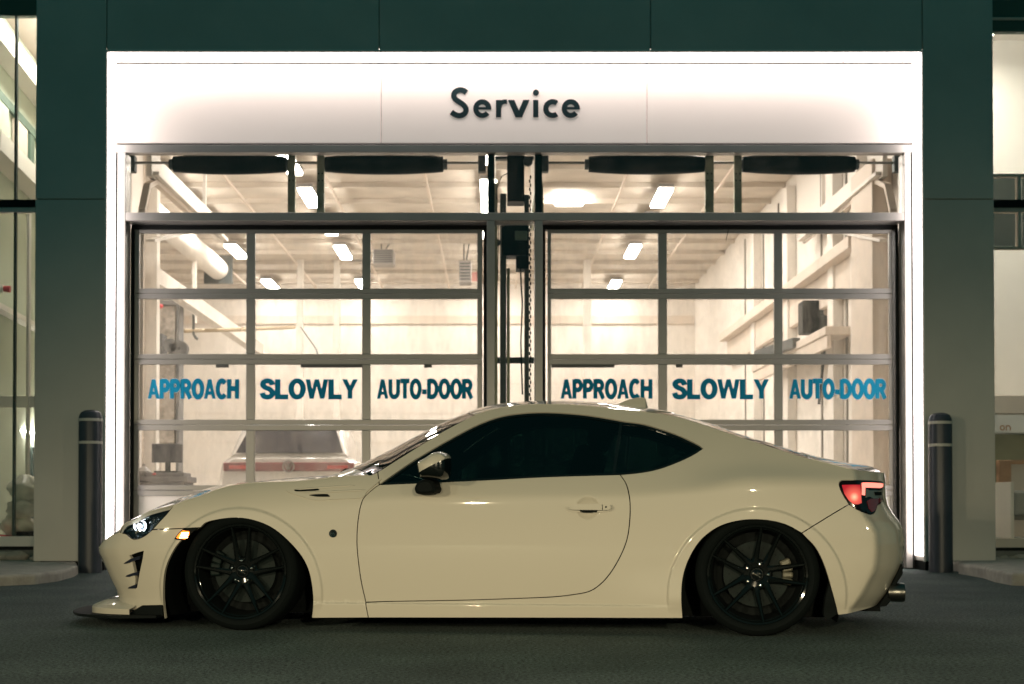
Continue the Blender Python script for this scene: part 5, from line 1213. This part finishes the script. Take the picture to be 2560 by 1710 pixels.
# ---- wheels
def wheel(u, s, zc, rot, rim_r, tyre_r):
    wh = empty('wheel'); wh.parent = car; wh.location = (u, 0, zc); dy = -s; y0 = -s*TW
    W = lambda d: y0+d*s*1.0            # d metres inboard
    def L(name, prof, mat, par=wh, n=64, closed=False, smooth='auto'):
        bm = NB(); lathe(bm, [(r, W(d)) for r, d in prof], axis='y', n=n, closed=closed); return obj(name, bm, mat, par, smooth=smooth)
    R, r = tyre_r, rim_r
    L('tyre', [(r-.004, .022), (r+.006, .010), (r+.012, .004), ((R+r)/2, -.001), (R-.022, .004), (R-.008, .014), (R, .030), (R, .20), (R-.02, .225), (r, .22), (r-.004, .1)], RB, closed=True, n=72)
    rm = L('rim', [(r-.002, .020), (r+.004, .012), (r+.001, .008), (r-.008, .010), (r-.014, .024), (r-.016, .03), (r-.017, .026)], WM, closed=True)
    L('rim_barrel', [(r-.016, .026), (r-.018, .06), (r-.035, .19), (r-.04, .19), (r-.022, .06)], SB, rm, closed=True)
    L('back_plate', [(.0001, .150), (r-.03, .150)], SB)
    L('brake_disc', [(.07, .105), (.070, .098), (.158, .098), (.158, .112), (.07, .112)], DK, closed=True)
    L('brake_hat', [(.0001, .08), (.068, .08), (.072, .10)], SB)
    bm = NB()
    for k in range(24): a = k*2*math.pi/24; lathe(bm, [(.0001, W(.0972)), (.003, W(.0972)), (.003, W(.0985))], c=(.13*math.cos(a), 0, .13*math.sin(a)), axis='y', n=6)
    obj('disc_drilling', bm, SB, wh)
    ca = math.radians(165 if u < 0 else 5)
    bm = NB(); P = [Vector((math.cos(ca+q)*.148, W(.085), math.sin(ca+q)*.148)) for q in (-.42, -.2, 0, .2, .42)]
    for a, b in zip(P, P[1:]): bar(bm, a, b, .05, .055, up=(0, 1, 0))
    obj('brake_caliper', bm, M('caliper', (.09, .085, .06), .4, .2) if u > 0 else DK, wh, bevel=.008)
    for k in range(5):
        for e in (-1, 1):
            A = math.radians(90-rot+72*k)
            p_out = Vector((math.cos(A), 0, math.sin(A)))*(r-.010); q_ = Vector((-math.sin(A), 0, math.cos(A)))
            po = p_out*math.cos(.205)+q_*e*math.sin(.205)*(r-.010); pi = Vector((math.cos(A), 0, math.sin(A)))*.052+q_*e*.024
            bm = NB(); N_ = 8; rings = []
            for i in range(N_+1):
                t = i/N_; p = pi.lerp(po, t); d = (po-pi).normalized(); sd = Vector((-d.z, 0, d.x)); hw = .0135-.006*t+.003*(1-t)**3
                dep = .048-.036*t**1.3; th = .030-.012*t
                rings.append([bm.verts.new(Vector((p.x, W(dep), p.z))+sd*hw*.45), bm.verts.new(Vector((p.x, W(dep+.006), p.z))+sd*hw), bm.verts.new(Vector((p.x, W(dep+th), p.z))+sd*hw*.9), bm.verts.new(Vector((p.x, W(dep+th), p.z))-sd*hw*.9), bm.verts.new(Vector((p.x, W(dep+.006), p.z))-sd*hw), bm.verts.new(Vector((p.x, W(dep), p.z))-sd*hw*.45)])
            for a, b in zip(rings, rings[1:]):
                for j in range(6): bm.faces.new((a[j], a[(j+1) % 6], b[(j+1) % 6], b[j]))
            bm.faces.new(rings[0]); bm.faces.new(rings[-1]); obj('spoke', bm, WM, wh)
    hb = L('hub', [(.0001, .050), (.030, .050), (.036, .056), (.066, .052), (.075, .060), (.075, .085)], WM)
    L('centre_cap', [(.0001, .0445), (.020, .0455), (.026, .050), (.027, .052)], WM, hb)
    bm = NB()
    for gx in range(5): bar(bm, (-.017+gx*.007, W(.0438), .008-gx*.0045), (-.013+gx*.007, W(.0438), .003-gx*.004), .0022, .001)
    obj('cap_script', bm, CH, hb)
    for k in range(5):
        A = math.radians(90-rot*0-rot+72*k); c = (math.cos(A)*.0535, 0, math.sin(A)*.0535)
        bm = NB(); lathe(bm, [(.0001, W(.032)), (.005, W(.033)), (.0082, W(.038)), (.0088, W(.055))], c=c, axis='y', n=12); obj('lug_nut', bm, CH, wh, smooth='auto')
    return wh
fzc = uz(*pa([(1042, 1140)])[0], TW); rzc = uz(*pc([(793, 1160)])[0], TW)
print('wheel centres', [round(v, 3) for v in (*fzc, *rzc)], 'UF', UF, 'roof', max(p[1] for p in Tm), 'T0', Tm[0], Tm[-1])
for s in (1, -1):
    wheel(fzc[0], s, fzc[1]*.5+.296*.5, 0, .237, fzc[1]*.5+.296*.5); wheel(rzc[0], s, rzc[1]*.5+.296*.5, 17, .237, rzc[1]*.5+.296*.5)
